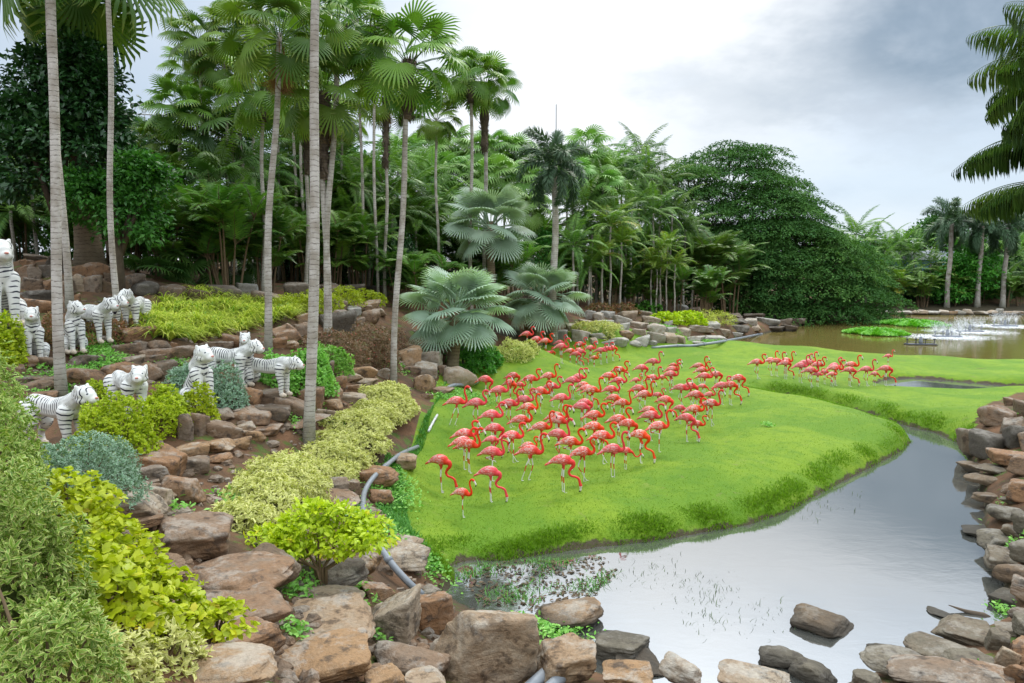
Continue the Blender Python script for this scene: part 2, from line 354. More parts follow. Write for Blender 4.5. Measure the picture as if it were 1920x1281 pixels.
M['lime'] = leafmat('lime_leaf', (.34, .46, .012), (.55, .62, .018), trans=.35, third=(.60, .52, .03))
M['lime_shade'] = leafmat('yellow_green_leaf', (.27, .36, .012), (.50, .54, .02), trans=.32, third=(.20, .30, .02))
M['varieg'] = leafmat('variegated_leaf', (.10, .24, .02), (.22, .37, .04), (.56, .60, .19), .6, .95, trans=.22)
M['varieg_pale'] = leafmat('pale_variegated_leaf', (.38, .42, .09), (.62, .61, .19), (.74, .70, .30), .6, .95, trans=.25, third=(.17, .24, .06))
M['silver'] = leafmat('silver_leaf', (.11, .26, .12), (.24, .39, .24), (.44, .54, .44), .6, 1.0, trans=.12, third=(.08, .2, .09))
M['mint'] = leafmat('light_green_leaf', (.15, .40, .05), (.33, .60, .12), trans=.3, third=(.10, .28, .04))
M['redbrown'] = leafmat('reddish_leaf', (.17, .155, .07), (.30, .15, .10), trans=.2, third=(.45, .12, .09))
M['redplant'] = leafmat('red_leaf', (.13, .22, .05), (.46, .16, .09), trans=.25, third=(.55, .22, .15))
M['strap'] = leafmat('yellow_strap_leaf', (.36, .44, .035), (.68, .66, .12), trans=.3, third=(.20, .34, .04))
M['hyacinth'] = leafmat('water_plant_leaf', (.09, .32, .015), (.22, .50, .04), trans=.25)
M['weed'] = leafmat('weed_leaf', (.05, .20, .02), (.12, .32, .04), trans=.25)
M['blade'] = leafmat('grass_blade', (.12, .235, .012), (.20, .32, .02), trans=.5, rough=.6, spec=.15)
M['sedge'] = leafmat('sedge_leaf', (.035, .065, .02), (.08, .12, .035), trans=.15)
M['deadleaf'] = leafmat('dead_leaf', (.055, .038, .022), (.13, .085, .045), trans=.1, rough=.8)
M['stem'] = plain('brown_stem', (.17, .12, .07), .85, .1, .3)
M['white'] = plain('foam_white', (.82, .84, .85), .6, .3)
M['steel'] = plain('grey_metal', (.22, .24, .27), .5, .4, .2)
M['dark_metal'] = plain('dark_metal', (.05, .055, .06), .5, .4)
M['pipe'] = plain('grey_pipe', (.20, .22, .24), .38, .5, .25, 5)
M['pipe_blue'] = plain('blue_grey_pipe', (.075, .105, .135), .35, .5, .2, 5)
M['pale_pipe'] = plain('pale_pipe', (.55, .56, .55), .45, .4, .2)
M['black'] = plain('black_paint', (.012, .012, .016), .35, .5)
M['frame_white'] = plain('white_frame', (.62, .66, .70), .5, .3)
M['blue_wall'] = plain('blue_panel', (.25, .45, .60), .6, .3, .15)
M['wood'] = plain('grey_timber', (.20, .20, .165), .85, .1, .35)
# ------------------------------------------------------------------ ground, lawn, water
def lawn_mat():
    m, t = mat('lawn_grass')
    pos = t.n('ShaderNodeNewGeometry').outputs['Position']
    n1 = t.noise(pos, .35, 4, .6, .5); n2 = t.noise(pos, 2.2, 5, .65, .3); n3 = t.noise(pos, 30, 4, .7)
    c = t.mix(t.step(n1, .36, .64), (.112, .215, .012), (.180, .275, .016))
    c = t.mix(t.math('MULTIPLY', t.step(n2, .45, .68), .55), c, (.075, .175, .011))
    c = t.mix(t.math('MULTIPLY', t.step(t.noise(pos, .8, 5, .7), .60, .72), .45), c, (.24, .27, .06))
    c = t.mix(t.math('MULTIPLY', t.step(t.noise(pos, 1.7, 6, .75, .6), .60, .70), .5), c, (.19, .17, .07))
    c = t.mix(t.math('MULTIPLY', t.step(n3, .45, .75), .35), c, (.08, .18, .011))
    # thinner, muddy turf right at the water line
    pz = t.n('ShaderNodeSeparateXYZ', Vector=pos).outputs[2]
    c = t.mix(t.step(t.math('ADD', pz, t.math('MULTIPLY', t.math('SUBTRACT', n2, .5), .5)), .13, .05), c, (.075, .060, .035))
    fin(t, prin(t, c, .75, .15, bump(t, t.math('ADD', n3, t.math('MULTIPLY', n2, .5)), .6, .05)).outputs[0]); return m
def soil_mat():
    m, t = mat('soil')
    pos = t.n('ShaderNodeNewGeometry').outputs['Position']
    n1 = t.noise(pos, .9, 5, .6, .3); n2 = t.noise(pos, 7, 5, .7)
    c = t.mix(t.step(n1, .35, .65), (.16, .085, .045), (.085, .055, .034))
    c = t.mix(t.math('MULTIPLY', t.step(n2, .5, .75), .6), c, (.05, .036, .024))
    c = t.mix(t.math('MULTIPLY', t.step(t.noise(pos, 1.6, 5, .7), .53, .62), .7), c, (.06, .13, .02))
    pz = t.n('ShaderNodeSeparateXYZ', Vector=pos).outputs[2]
    c = t.mix(t.step(pz, .25, .05), c, (.06, .05, .03))
    fin(t, prin(t, c, .9, .15, bump(t, n2, .8, .08)).outputs[0]); return m
def build_ground():
    nx, ny = len(GX), len(GY)
    V = np.stack([XX.ravel(), YY.ravel(), HH.ravel()], -1)
    i, j = np.meshgrid(np.arange(nx - 1), np.arange(ny - 1)); a = (j * nx + i).ravel()
    F = np.stack([a, a + 1, a + nx + 1, a + nx], -1)
    cx = V[F].mean(1); il = sdist(LAWN, cx[:, 0], cx[:, 1]) > 0
    for nm, sel, m in (('lawn', il, lawn_mat()), ('ground', ~il, soil_mat())):
        f = F[sel]; u, inv = np.unique(f, return_inverse=True)
        o = link(nm, mk(nm, V[u], inv.reshape(-1, 4), m)); o['kind'] = 'structure'
build_ground()
def water_mat(name, body, ior, bst, sc):
    m, t = mat(name)
    pos = t.n('ShaderNodeNewGeometry').outputs['Position']
    n1 = t.noise(t.vmath('MULTIPLY', pos, (1.0, 1.7, 1)).outputs[0], sc, 4, .6, .4); n2 = t.noise(t.vmath('MULTIPLY', pos, (1, 2.2, 1)).outputs[0], sc * 4.5, 3, .6)
    calm = t.step(t.noise(pos, .35, 3, .6), .35, .7)
    h = t.math('ADD', n1, t.math('MULTIPLY', t.math('MULTIPLY', n2, .22), calm))
    b = prin(t, t.mix(t.noise(pos, .5, 3), body, tuple(k * .75 for k in body)), .045, .5, bump(t, h, bst, .1))
    b.inputs['IOR'].default_value = ior
    fin(t, b.outputs[0]); return m
def water(name, pg, z, m, cell=.5, grow=1.0):
    x0, y0 = pg.min(0) - 1.5; x1, y1 = pg.max(0) + 1.5
    xs = np.arange(x0, x1 + cell, cell); ys = np.arange(y0, y1 + cell, cell)
    X, Y = np.meshgrid(xs, ys); V = np.stack([X.ravel(), Y.ravel(), np.full(X.size, z)], -1)
    i, j = np.meshgrid(np.arange(len(xs) - 1), np.arange(len(ys) - 1)); a = (j * len(xs) + i).ravel()
    F = np.stack([a, a + 1, a + len(xs) + 1, a + len(xs)], -1); c = V[F].mean(1)
    f = F[sdist(pg, c[:, 0], c[:, 1]) > -grow]; u, inv = np.unique(f, return_inverse=True)
    o = link(name, mk(name, V[u], inv.reshape(-1, 4), m)); o['kind'] = 'structure'; return o
M['water_n'] = water_mat('pond_water', (.085, .088, .078), 4.8, .022, 1.6)
M['water_f'] = water_mat('muddy_lake_water', (.19, .15, .042), 1.42, .10, 1.1)
water('pond_water', POND_N, 0.0, M['water_n'])
water('lake_water', POND_F, 0.004, M['water_f'], 1.0)
water('puddle_water', POND_S, 0.008, M['water_n'])
def blades(pts, h, w, lean, m, v, name, label_kind='stuff', seg=2):
    """bent grass blades: pts (n,3) feet, heights h, widths w"""
    n = len(pts); az = rs.rand(n) * 2 * PI; d = np.stack([np.cos(az), np.sin(az)], -1); pr = np.stack([-d[:, 1], d[:, 0]], -1)
    ln = lean * (0.4 + rs.rand(n)) * h
    Z = np.zeros((n, 1)); wv = np.concatenate([pr * (w / 2)[:, None], Z], 1)
    b0, b1 = pts - wv, pts + wv
    mid = pts + np.concatenate([d * (ln * .35)[:, None], (h * .62)[:, None]], 1)
    tip = pts + np.concatenate([d * ln[:, None], h[:, None]], 1)
    V = np.stack([b0, b1, mid - wv * .75, mid + wv * .75, tip], 1).reshape(-1, 3)
    F = (np.array([(0, 1, 3), (0, 3, 2), (2, 3, 4)])[None] + (np.arange(n) * 5)[:, None, None]).reshape(-1, 3)
    o = link(name, mk(name, V, F, m, {'v': np.repeat(v, 5), 'e': np.tile([0, 0, .5, .5, 1.], n)}, True)); o['kind'] = 'stuff'; return o
def sample_poly(pg, n, cond=None):
    x0, y0 = pg.min(0); x1, y1 = pg.max(0); out = []
    while sum(map(len, out)) < n:
        q = rs.rand(n * 2, 2) * [x1 - x0, y1 - y0] + [x0, y0]
        k = sdist(pg, q[:, 0], q[:, 1]) > 0
        if cond is not None: k &= cond(q)
        out.append(q[k])
    return np.concatenate(out)[:n]
def with_h(q, dz=0.0): return np.stack([q[:, 0], q[:, 1], H(q[:, 0], q[:, 1]) + dz], -1)
def grass():
    def near(q):
        d = np.hypot(q[:, 0], q[:, 1]); dry = (sdist(POND_N, q[:, 0], q[:, 1]) < -.12) & (sdist(POND_F, q[:, 0], q[:, 1]) < -.2) & (sdist(POND_S, q[:, 0], q[:, 1]) < -.1)
        return dry & (rs.rand(len(q)) < (13.0 / d) ** 2.2) & (q[:, 0] > -6) & (q[:, 0] < 26) & (q[:, 1] < 50)
    q = with_h(sample_poly(LAWN, 45000, near), -.005)
    blades(q, .012 + .020 * rs.rand(len(q)), .010 + .012 * rs.rand(len(q)), 1.0, M['blade'], rs.rand(len(q)), 'lawn_grass_blades')
    # long fringe at the banks
    def fringe(q):
        s = sdist(POND_N, q[:, 0], q[:, 1]); d = np.hypot(q[:, 0], q[:, 1])
        return (s < .10) & (s > -.75) & (rs.rand(len(q)) < np.exp(-((s + .22) / .32) ** 2)) & (rs.rand(len(q)) < (13 / d) ** 1.3) & (q[:, 1] < 36)
    q = with_h(sample_poly(LAWN, 30000, fringe), -.01)
    big = (np.sin(q[:, 0] * 3.1 + 1.7 * np.sin(q[:, 1] * 2.3)) * .5 + .5)
    blades(q, (.035 + .08 * rs.rand(len(q))) * (.25 + .85 * big), .014 + .012 * rs.rand(len(q)), .9, M['blade'], rs.rand(len(q)) * .8, 'bank_grass')
    e = poly([(725, 905), (765, 900), (800, 850), (820, 790), (850, 745), (800, 830), (750, 900), (770, 1000), (830, 1050), (790, 1060), (735, 1020), (705, 980)], .45)
    q = with_h(sample_poly(e, 5000), -.01)
    blades(q, .05 + .10 * rs.rand(len(q)), .016 + .012 * rs.rand(len(q)), .9, M['weed'], rs.rand(len(q)), 'rough_edge_grass')
    # boggy margin: weeds, sedge stalks and dead leaves standing in the shallows
    mg = poly([(850, 1075), (900, 1058), (1010, 1050), (1130, 1045), (1160, 1075), (1120, 1110), (1080, 1150), (1020, 1160), (980, 1140), (900, 1135)], 0)
    q = sample_poly(mg, 2600, lambda q: (np.sin(q[:, 0] * 4 + 2 * np.sin(q[:, 1] * 3)) + np.sin(q[:, 1] * 5 - q[:, 0] * 2) + rs.randn(len(q)) * .8) > .7)
    q = np.stack([q[:, 0], q[:, 1], np.maximum(H(q[:, 0], q[:, 1]), -.03)], -1)
    blades(q, .025 + .11 * rs.rand(len(q)) ** 3, .012 + .014 * rs.rand(len(q)), 1.3, M['weed'], rs.rand(len(q)), 'marsh_weeds')
    sp = [(1290, 1095, 60), (1350, 1105, 45), (1310, 1140, 40), (1400, 1160, 22), (1330, 1165, 30), (1470, 1155, 20), (1230, 1060, 40), (1170, 1080, 45), (1540, 945, 34), (1580, 925, 30), (1500, 965, 25), (1190, 1030, 20)]
    pts = []
    for px, py, n in sp:
        c = PZ(px, py, 0); pts.append(c + np.stack([rs.randn(n * 2) * .30, rs.randn(n * 2) * .34, np.zeros(n * 2) - .02], -1))
    q = np.concatenate(pts); q = q[H(q[:, 0], q[:, 1]) < 0.02]
    blades(q, .015 + .10 * rs.rand(len(q)) ** 3, .009 + .008 * rs.rand(len(q)), 1.1, M['sedge'], rs.rand(len(q)), 'pond_sedge')
    tv, tf, te = leaf_t(.5, .1, .1)
    q = sample_poly(mg, 650); n = len(q); z = np.maximum(H(q[:, 0], q[:, 1]), 0) + .012
    nn = unit(np.stack([rs.randn(n) * .35, rs.randn(n) * .35, np.ones(n)], -1)); dd = np.stack([rs.randn(n), rs.randn(n), np.zeros(n)], -1)
    b = MB().scat(tv, tf, np.stack([q[:, 0], q[:, 1], z], -1), frames(dd, nn), .05 + .07 * rs.rand(n), rs.rand(n), te)
    b.build('floating_dead_leaves', M['deadleaf'])['kind'] = 'stuff'
    # creeping ground cover between the near rocks, pale little flowers among it
    spots = [(420, 745, .35), (330, 760, .3), (560, 800, .3), (640, 800, .3), (300, 890, .25), (330, 960, .25), (480, 1100, .25), (650, 1150, .2), (560, 1190, .2), (700, 1200, .2), (590, 760, .3), (345, 720, .3), (540, 640, .4), (740, 690, .5), (1900, 940, .25), (1890, 1030, .25), (1880, 1150, .2), (1830, 1260, .2), (730, 930, .6), (700, 985, .55), (745, 905, .5), (640, 940, .5), (575, 940, .4), (450, 950, .4), (600, 1115, .5), (660, 1112, .35), (540, 1110, .3), (770, 1040, .4), (790, 1052, .5), (1035, 1190, .5), (840, 745, .6), (880, 745, .8), (330, 685, .35), (180, 665, .6), (200, 690, .6), (110, 725, .8), (190, 650, .5), (150, 700, .4),(700,1010,.35),(1440,800,.2), (1890, 780, .25), (1880, 860, .25), (1000, 1225, .25), (810, 700, .3), (1250, 615, 1.0), (1325, 640, .9)]
    pts = []
    for px, py, r in spots:
        c = G(px, py); n = int(420 * r * r / .25); pts.append(c[None, :2] + rs.randn(n, 2) * r * .55)
    q = with_h(np.concatenate(pts), .02); n = len(q); q[:, 2] = np.maximum(q[:, 2], .01) + rs.rand(n) * .10
    nn = unit(np.stack([rs.randn(n) * .5, rs.randn(n) * .5 - .3, np.ones(n)], -1)); dd = np.stack([rs.randn(n), rs.randn(n), rs.rand(n) * .8], -1)
    b = MB().scat(tv, tf, q, frames(dd, nn), .05 + .06 * rs.rand(n), rs.rand(n), te)
    b.build('creeping_ground_cover', M['mint'])['kind'] = 'stuff'
grass()
# ------------------------------------------------------------------ label helper: tells look-alikes apart by the nearest landmark
ORD = ['', 'second ', 'third ', 'fourth ', 'fifth ', 'sixth ', 'seventh ', 'eighth ', 'ninth ', 'tenth ', 'eleventh ', 'twelfth ', 'thirteenth ', 'fourteenth ', 'fifteenth ', 'sixteenth ', 'seventeenth ', 'eighteenth ', 'nineteenth ', 'twentieth ']
def where_labels(items, marks):
    """items: (object, description, px, py); marks: (px, py, phrase)"""
    g = {}
    for o, desc, px, py in items:
        d, (mx, my, ph) = min(((math.hypot(px - m[0], (py - m[1]) * 1.3), m) for m in marks), key=lambda q: q[0])
        dx, dy = px - mx, py - my
        w = 'right of' if dx > abs(dy) * 1.2 else 'left of' if -dx > abs(dy) * 1.2 else 'below' if dy > 0 else 'above'
        g.setdefault((desc, w, ph), []).append((d, o))
    for (desc, w, ph), l in g.items():
        l.sort(key=lambda q: q[0])
        for k, (d, o) in enumerate(l):
            o['label'] = f"{desc} just {w} {ph}" if len(l) == 1 else f"{desc} {w} {ph}, {ORD[min(k, 19)]}nearest"
# ------------------------------------------------------------------ rocks
def ico(n):
    bm = bmesh.new(); bmesh.ops.create_icosphere(bm, subdivisions=n, radius=1)
    V = np.array([v.co[:] for v in bm.verts]); F = np.array([[v.index for v in f.verts] for f in bm.faces]); bm.free(); return V, F
ICO = {n: ico(n) for n in (2, 3, 4, 5)}
def rock_mesh(seed, kind, sub, m):
    r = np.random.RandomState(seed); d, F = ICO[sub]
    if kind == 'round': nf, p, wob = 14, 11, .16
    elif kind == 'slab': nf, p, wob = 9, 30, .11
    else: nf, p, wob = 7, 40, .085
    ax = np.concatenate([np.eye(3), -np.eye(3)]) + r.randn(6, 3) * (.16 if kind != 'round' else .3)
    nn = unit(np.concatenate([ax, r.randn(nf, 3)])); h = np.concatenate([np.full(6, 1.0) * (1 + r.randn(6) * .06), 1.12 + r.rand(nf) * .38])
    if kind == 'round': h[6:] = .92 + r.rand(nf) * .2
    q = np.clip(d @ nn.T, 1e-4, None) / h
    rad = (q ** p).sum(1) ** (-1 / p)
    V = d * rad[:, None]
    o = Vector((seed * 3.7 % 31, seed * 1.3 % 17, seed * 2.1 % 23))
    nz = np.array([mnoise.fractal(Vector(v) * 1.5 + o, 1.0, 2.1, 4) for v in V])
    n2 = np.array([mnoise.fractal(Vector((v[0] * 2.2, v[1] * 2.2, v[2] * 7)) + o, .9, 2.0, 3) for v in V])
    V = V * (1 + wob * .75 * nz + .03 * n2)[:, None]
    V -= (V.max(0) + V.min(0)) / 2; V /= (V.max(0) - V.min(0))
    return mk('boulder', V, F, m)
ROCKB = {(k, q): [rock_mesh(31 * i + 7 * q + {'block': 1, 'slab': 2, 'round': 3}[k], k, 5 if q else 4, M['rock_brown']) for i in range(5 if q else 6)] for k in ('block', 'slab', 'round') for q in (0, 1)}
COLN = {'rock_brown': 'brown', 'rock_tan': 'tan', 'rock_grey': 'grey', 'rock_dark': 'dark', 'rock_wet': 'olive-grey'}
ROCKS = []
def rock(x0, y0, x1, y1, kind='block', m='rock_brown', sink=.18, hires=None, yaw=None, tilt=0.0, label=None, group='rockery boulders', dz=0.0, dmul=.85):
    cx = (x0 + x1) / 2; p = G(cx, y1 - .12 * (y1 - y0)); d = depth(p)
    q_ = 1.2 if group == 'rockery boulders' else 1.1 if group == 'foreground boulders' else 1.06; w = (x1 - x0) / FPX * d * q_; hh = (y1 - y0) / FPX * d * q_
    hi = d < 13 if hires is None else hires
    ms = ROCKB[(kind, int(hi))]; o = link('boulder', ms[len(ROCKS) * 7 % len(ms)])
    dep = w * dmul * random.uniform(.85, 1.1)
    # the upper face is seen foreshortened: part of the pixel height is depth
    el = math.atan2(max(CAMZ - p[2], .5), math.hypot(p[0], p[1])); hz = max(hh * .95 - dep * .75 * math.sin(el), hh * (.58 if 'right' in group and kind == 'block' else .45)) / max(math.cos(el), .6)
    fwd = unit(np.array([p[0], p[1], 0]))
    hz2 = hz * (1 + sink)
    c = p + fwd * dep * .35
    o.location = (c[0], c[1], p[2] + hz2 / 2 - hz * sink + dz)
    a = math.atan2(-p[0], p[1]) + (random.choice((-1, 1)) * random.uniform(.08, .38) if yaw is None else yaw)
    o.rotation_euler = (random.uniform(-.07, .07) + tilt * .5, random.uniform(-.09, .09) + tilt, a + (PI if random.random() < .5 and yaw is None else 0))
    f = 1.07 if kind == 'round' else .97
    o.scale = (w * f, dep, hz2)
    o.material_slots[0].link = 'OBJECT'; o.material_slots[0].material = M[m]
    o['category'] = 'boulder'; o['group'] = group
    ROCKS.append((o, cx, (y0 + y1) / 2, f"{'rounded ' if kind == 'round' else 'flat ' if kind == 'slab' else 'blocky '}{COLN[m]} boulder", label, x1 - x0))
    return o
B, T_, GR, DK, WT = 'rock_brown', 'rock_tan', 'rock_grey', 'rock_dark', 'rock_wet'
FORE = [
 (795,1132,1004,1300,'block',T_,'biggest squared boulder at the waterside in the foreground',.25),(680,1109,788,1217,'block',T_,'upright squared boulder left of the biggest waterside boulder',-.35),
 (782,1122,850,1203,'block',B,'brown boulder wedged behind the biggest squared boulder',.2),(518,1208,693,1285,'slab',T_,'pale flat topped slab boulder at bottom centre left',.05),
 (535,1146,703,1219,'slab',T_,'tan sloping boulder right behind the pale flat slab',-.1),(541,1119,683,1168,'slab',T_,'low orange-tan slab under the small lime tree',.1),
 (706,1210,836,1284,'round',B,'pinkish brown boulder between pale slab and biggest boulder',None),(370,1176,517,1250,'block',B,'reddish brown cracked boulder under the lime leaves tip',.3),
 (312,1236,510,1310,'round',T_,'broad smooth boulder at the bottom edge, lower left',None),(358,1108,537,1207,'slab',B,'long sloping boulder beside the lime groundcover tip',.15),
 (340,1048,535,1148,'round',B,'large leaning boulder left of the small lime tree',-.3),(284,966,440,1060,'slab',B,'broad layered boulder beside the pale hedge foot',.1),
 (432,1030,553,1121,'round',DK,'dark boulder in shade left of the lime tree stem',None),(549,1050,682,1120,'round',DK,'dark rounded boulder behind the lime tree stem',None),
 (640,1033,708,1093,'round',T_,'tan boulder right of the lime tree crown',None),(698,1020,806,1073,'slab',T_,'flat orange-tan boulder where pipe meets the marsh',.1),
 (678,1088,735,1130,'block',B,'small tan boulder beside the blue-grey pipe end',None),(788,1098,824,1124,'round',WT,'small grey boulder at the pipe mouth',None),
 (590,897,651,936,'block',B,'orange-brown squared boulder at the hedge foot',None),(646,898,674,932,'block',B,'thin upright stone beside the orange-brown squared boulder',None),
 (653,872,742,918,'round',B,'big rounded orange boulder just left of the pipe',None),(732,851,784,884,'slab',T_,'flat tan stone under the upper end of the pipe',None),
 (559,926,670,958,'slab',B,'low brown slab hidden behind the lime tree top',None),(695,919,735,953,'round',B,'dark round boulder right of the pipe bend',None),
 (685,966,722,993,'slab',B,'small brown slab right of the lime tree top',None),(711,1008,789,1028,'slab',T_,'thin tan slab at the lawn corner',None),
 (680,1258,762,1300,'slab',T_,'tan slab cut by the bottom edge near centre',None),(761,1262,836,1305,'slab',T_,'tan boulder cut by the bottom edge beside the biggest',None),
 (1013,1131,1124,1186,'round',T_,'rounded tan boulder standing alone at the marsh edge',None),(1110,1193,1208,1246,'slab',WT,'flat wet boulder awash near the two bottom pipes',None),
 (1492,1145,1593,1196,'slab',WT,'long smooth boulder standing alone in the open pond',None),(1428,1214,1500,1262,'round',WT,'dark round pond boulder at bottom centre right',None),
 (1486,1240,1558,1290,'round',WT,'pond boulder leaning against the dark round one',None),(1243,1237,1312,1296,'round',GR,'pointed grey boulder in the bottom pond edge',None),
 (1150,1240,1240,1268,'slab',WT,'flat stone barely above water at the bottom',None),(1350,1266,1475,1296,'slab',T_,'tan slab cut by the bottom edge in the pond',None),
 (1740,1145,1776,1157,'round',WT,'tiny stone tip poking out of the pond',None),(1000,1208,1117,1296,'slab',T_,'tan slab beneath the two cut pipes',None),(1130,1250,1222,1296,'slab',T_,'rough slab right of the two cut pipes',None)]
FORE_S = """250,842,340,905,b,B;340,860,392,893,s,B;332,835,390,865,b,T;365,825,435,852,s,T;430,822,472,845,s,T;387,852,428,872,r,B;260,875,310,913,r,B;250,912,318,945,b,T;182,931,300,978,s,T;249,912,320,964,b,T;209,964,296,995,b,B;313,897,377,948,s,B;306,951,357,971,s,B
385,790,445,828,b,B;360,782,388,822,b,B;337,785,362,835,b,B;445,791,480,810,b,T;450,807,498,830,s,T;470,795,530,820,s,B;502,785,600,808,s,B;482,762,548,792,b,D;435,767,503,795,b,B;390,770,437,790,b,B;442,725,488,767,r,B;480,730,534,757,s,B;522,747,575,785,b,B;565,732,607,770,b,B;595,750,640,772,s,T;587,767,630,792,b,T;625,710,645,740,b,B;600,681,627,710,b,B;607,733,640,757,b,B
628,700,676,717,s,T;658,690,707,718,b,T;663,710,705,727,s,T;622,710,648,742,b,B;648,722,677,737,s,B;638,737,690,762,b,T;607,734,638,762,s,B;708,693,733,712,b,G;779,705,813,739,r,T;780,683,822,710,b,G;787,662,827,691,s,G;743,655,787,688,b,T;743,643,789,660,s,T;791,641,822,658,s,T;794,655,834,670,s,T;796,631,839,650,b,T;835,693,888,731,r,G;756,688,787,703,s,B;822,688,839,708,b,B;808,727,849,743,s,B;791,738,811,749,b,B
597,590,667,628,b,D;557,592,580,612,b,T;540,614,559,643,b,B;550,610,578,633,r,B;621,564,650,586,b,B;648,566,660,578,b,G;650,576,674,593,b,G;626,586,667,614,r,B;665,597,683,610,b,B;672,585,708,609,r,B;695,581,722,593,s,T;664,573,695,585,s,B;677,566,713,581,s,T;710,568,722,581,b,B
138,499,197,528,r,B;164,522,190,551,b,B;136,521,162,551,b,T;190,530,211,549,b,D;225,528,244,551,b,B;227,518,269,537,r,B;253,532,293,556,r,D;197,515,213,530,b,D;190,502,213,516,b,B;42,524,80,547,b,B;45,547,94,565,b,D;47,565,96,591,b,B;35,500,63,523,b,B;56,506,82,528,b,B;40,490,68,500,s,B;47,479,84,490,s,D;112,561,122,591,b,B;112,530,138,558,b,B;136,554,150,568,b,B;80,500,112,520,b,D;85,528,112,550,b,B;88,484,112,500,b,D
215,617,281,645,b,B;215,645,269,671,s,B;255,640,281,657,b,B;272,657,321,680,b,B;283,640,318,659,r,B;318,643,332,658,b,B;230,668,267,687,b,T;265,666,307,685,s,B;267,685,302,718,r,B;293,682,328,715,b,D;199,685,260,713,b,B;138,666,190,692,b,B;126,690,206,725,r,B;37,701,110,725,s,B;42,715,94,739,r,B;63,736,110,755,b,B;136,722,169,741,r,D;0,668,61,690,s,B;14,685,45,706,b,B;59,671,103,692,b,B;122,654,173,668,s,B;155,631,206,643,s,B
317,652,367,680,b,B;355,667,380,680,b,B;332,675,362,688,r,B;415,632,467,655,b,B;385,642,437,660,s,B;440,622,465,633,b,B;410,618,440,635,b,B;510,615,562,645,b,B;505,635,535,655,b,B;520,642,555,655,r,T;367,657,385,667,b,B;400,660,447,668,s,B
300,540,345,572,b,D;350,545,400,575,b,D;395,540,447,575,b,D;445,535,482,562,b,G;480,550,530,580,b,B;530,535,572,562,b,D;560,535,600,552,b,D;600,533,640,552,b,B;640,536,680,556,b,D;680,538,722,556,b,D"""
BANK_S = """1148,592,1182,608,b,T;1125,584,1152,598,b,G;1111,587,1132,604,b,G;1093,581,1118,601,b,T;1159,583,1194,604,b,G;1191,583,1223,594,b,G;1203,592,1237,608,b,T;1181,604,1214,617,b,G;1212,608,1247,626,b,G;1180,615,1213,631,b,T;1246,613,1267,625,b,T;1214,624,1246,647,b,T;1187,630,1218,650,b,T;1159,620,1187,637,s,B;1139,633,1179,652,b,T;1177,639,1200,653,r,T;1245,625,1269,647,b,G;1267,630,1284,646,b,G;1285,629,1320,642,b,G;1320,629,1361,641,s,G;1267,615,1294,630,b,G;1276,609,1336,624,b,G;1320,603,1349,617,b,G;1345,617,1368,631,b,G;1365,622,1391,631,b,G;1070,620,1106,647,b,T;1104,624,1139,638,s,G;1106,633,1122,647,b,G;1125,637,1157,649,s,G;1246,602,1262,612,b,G;1150,606,1180,620,b,T;1040,620,1065,638,b,T;1216,639,1232,650,b,G;1299,640,1322,647,s,G;1060,607,1090,622,b,G;1085,600,1110,612,b,T;1020,612,1045,630,b,G;985,606,1010,630,b,B;940,612,975,640,b,D;915,600,945,630,b,D;1110,572,1140,584,b,G;1150,568,1185,580,b,D;1195,570,1232,582,b,G;1235,574,1262,590,b,D;1262,572,1290,588,b,G;1290,576,1318,590,b,D;1240,588,1270,600,b,G;1120,600,1150,612,b,T"""
RIGHT_S = """1797,804,1862,852,b,W;1818,811,1883,866,b,D;1836,762,1897,802,b,B;1878,784,1925,820,b,B;1883,797,1930,845,b,D;1899,752,1935,784,b,B;1883,745,1910,763,b,B;1858,845,1930,878,b,B;1799,866,1865,890,s,W;1817,888,1888,915,s,W;1879,906,1930,931,s,B;1827,922,1883,947,s,W;1879,929,1930,947,s,W;1858,947,1930,983,r,W;1808,990,1888,1013,s,W;1836,999,1930,1036,b,W;1881,984,1930,1010,r,W;1851,1033,1930,1072,s,W;1874,1056,1930,1099,r,D;1865,1110,1930,1142,s,W;1893,1142,1930,1172,r,D;1865,1174,1930,1195,s,W;1756,1167,1858,1214,s,W;1700,1201,1815,1246,r,W;1627,1210,1681,1244,s,W;1622,1237,1742,1282,r,W;1677,1253,1847,1296,r,B;1770,1228,1856,1266,s,W;1802,1244,1897,1290,s,B;1890,1244,1935,1292,r,B;1865,1212,1910,1255,b,T;1849,1181,1892,1224,s,W;1600,1262,1650,1296,s,W;1838,872,1900,892,s,W;1860,1075,1882,1090,s,W;1895,900,1960,945,b,B;1905,960,1970,1005,b,W;1900,1015,1965,1060,b,W;1900,1085,1965,1135,b,B;1905,1160,1970,1205,b,W;1900,1205,1965,1250,b,B;1900,855,1965,895,b,B;1905,800,1970,850,b,B"""
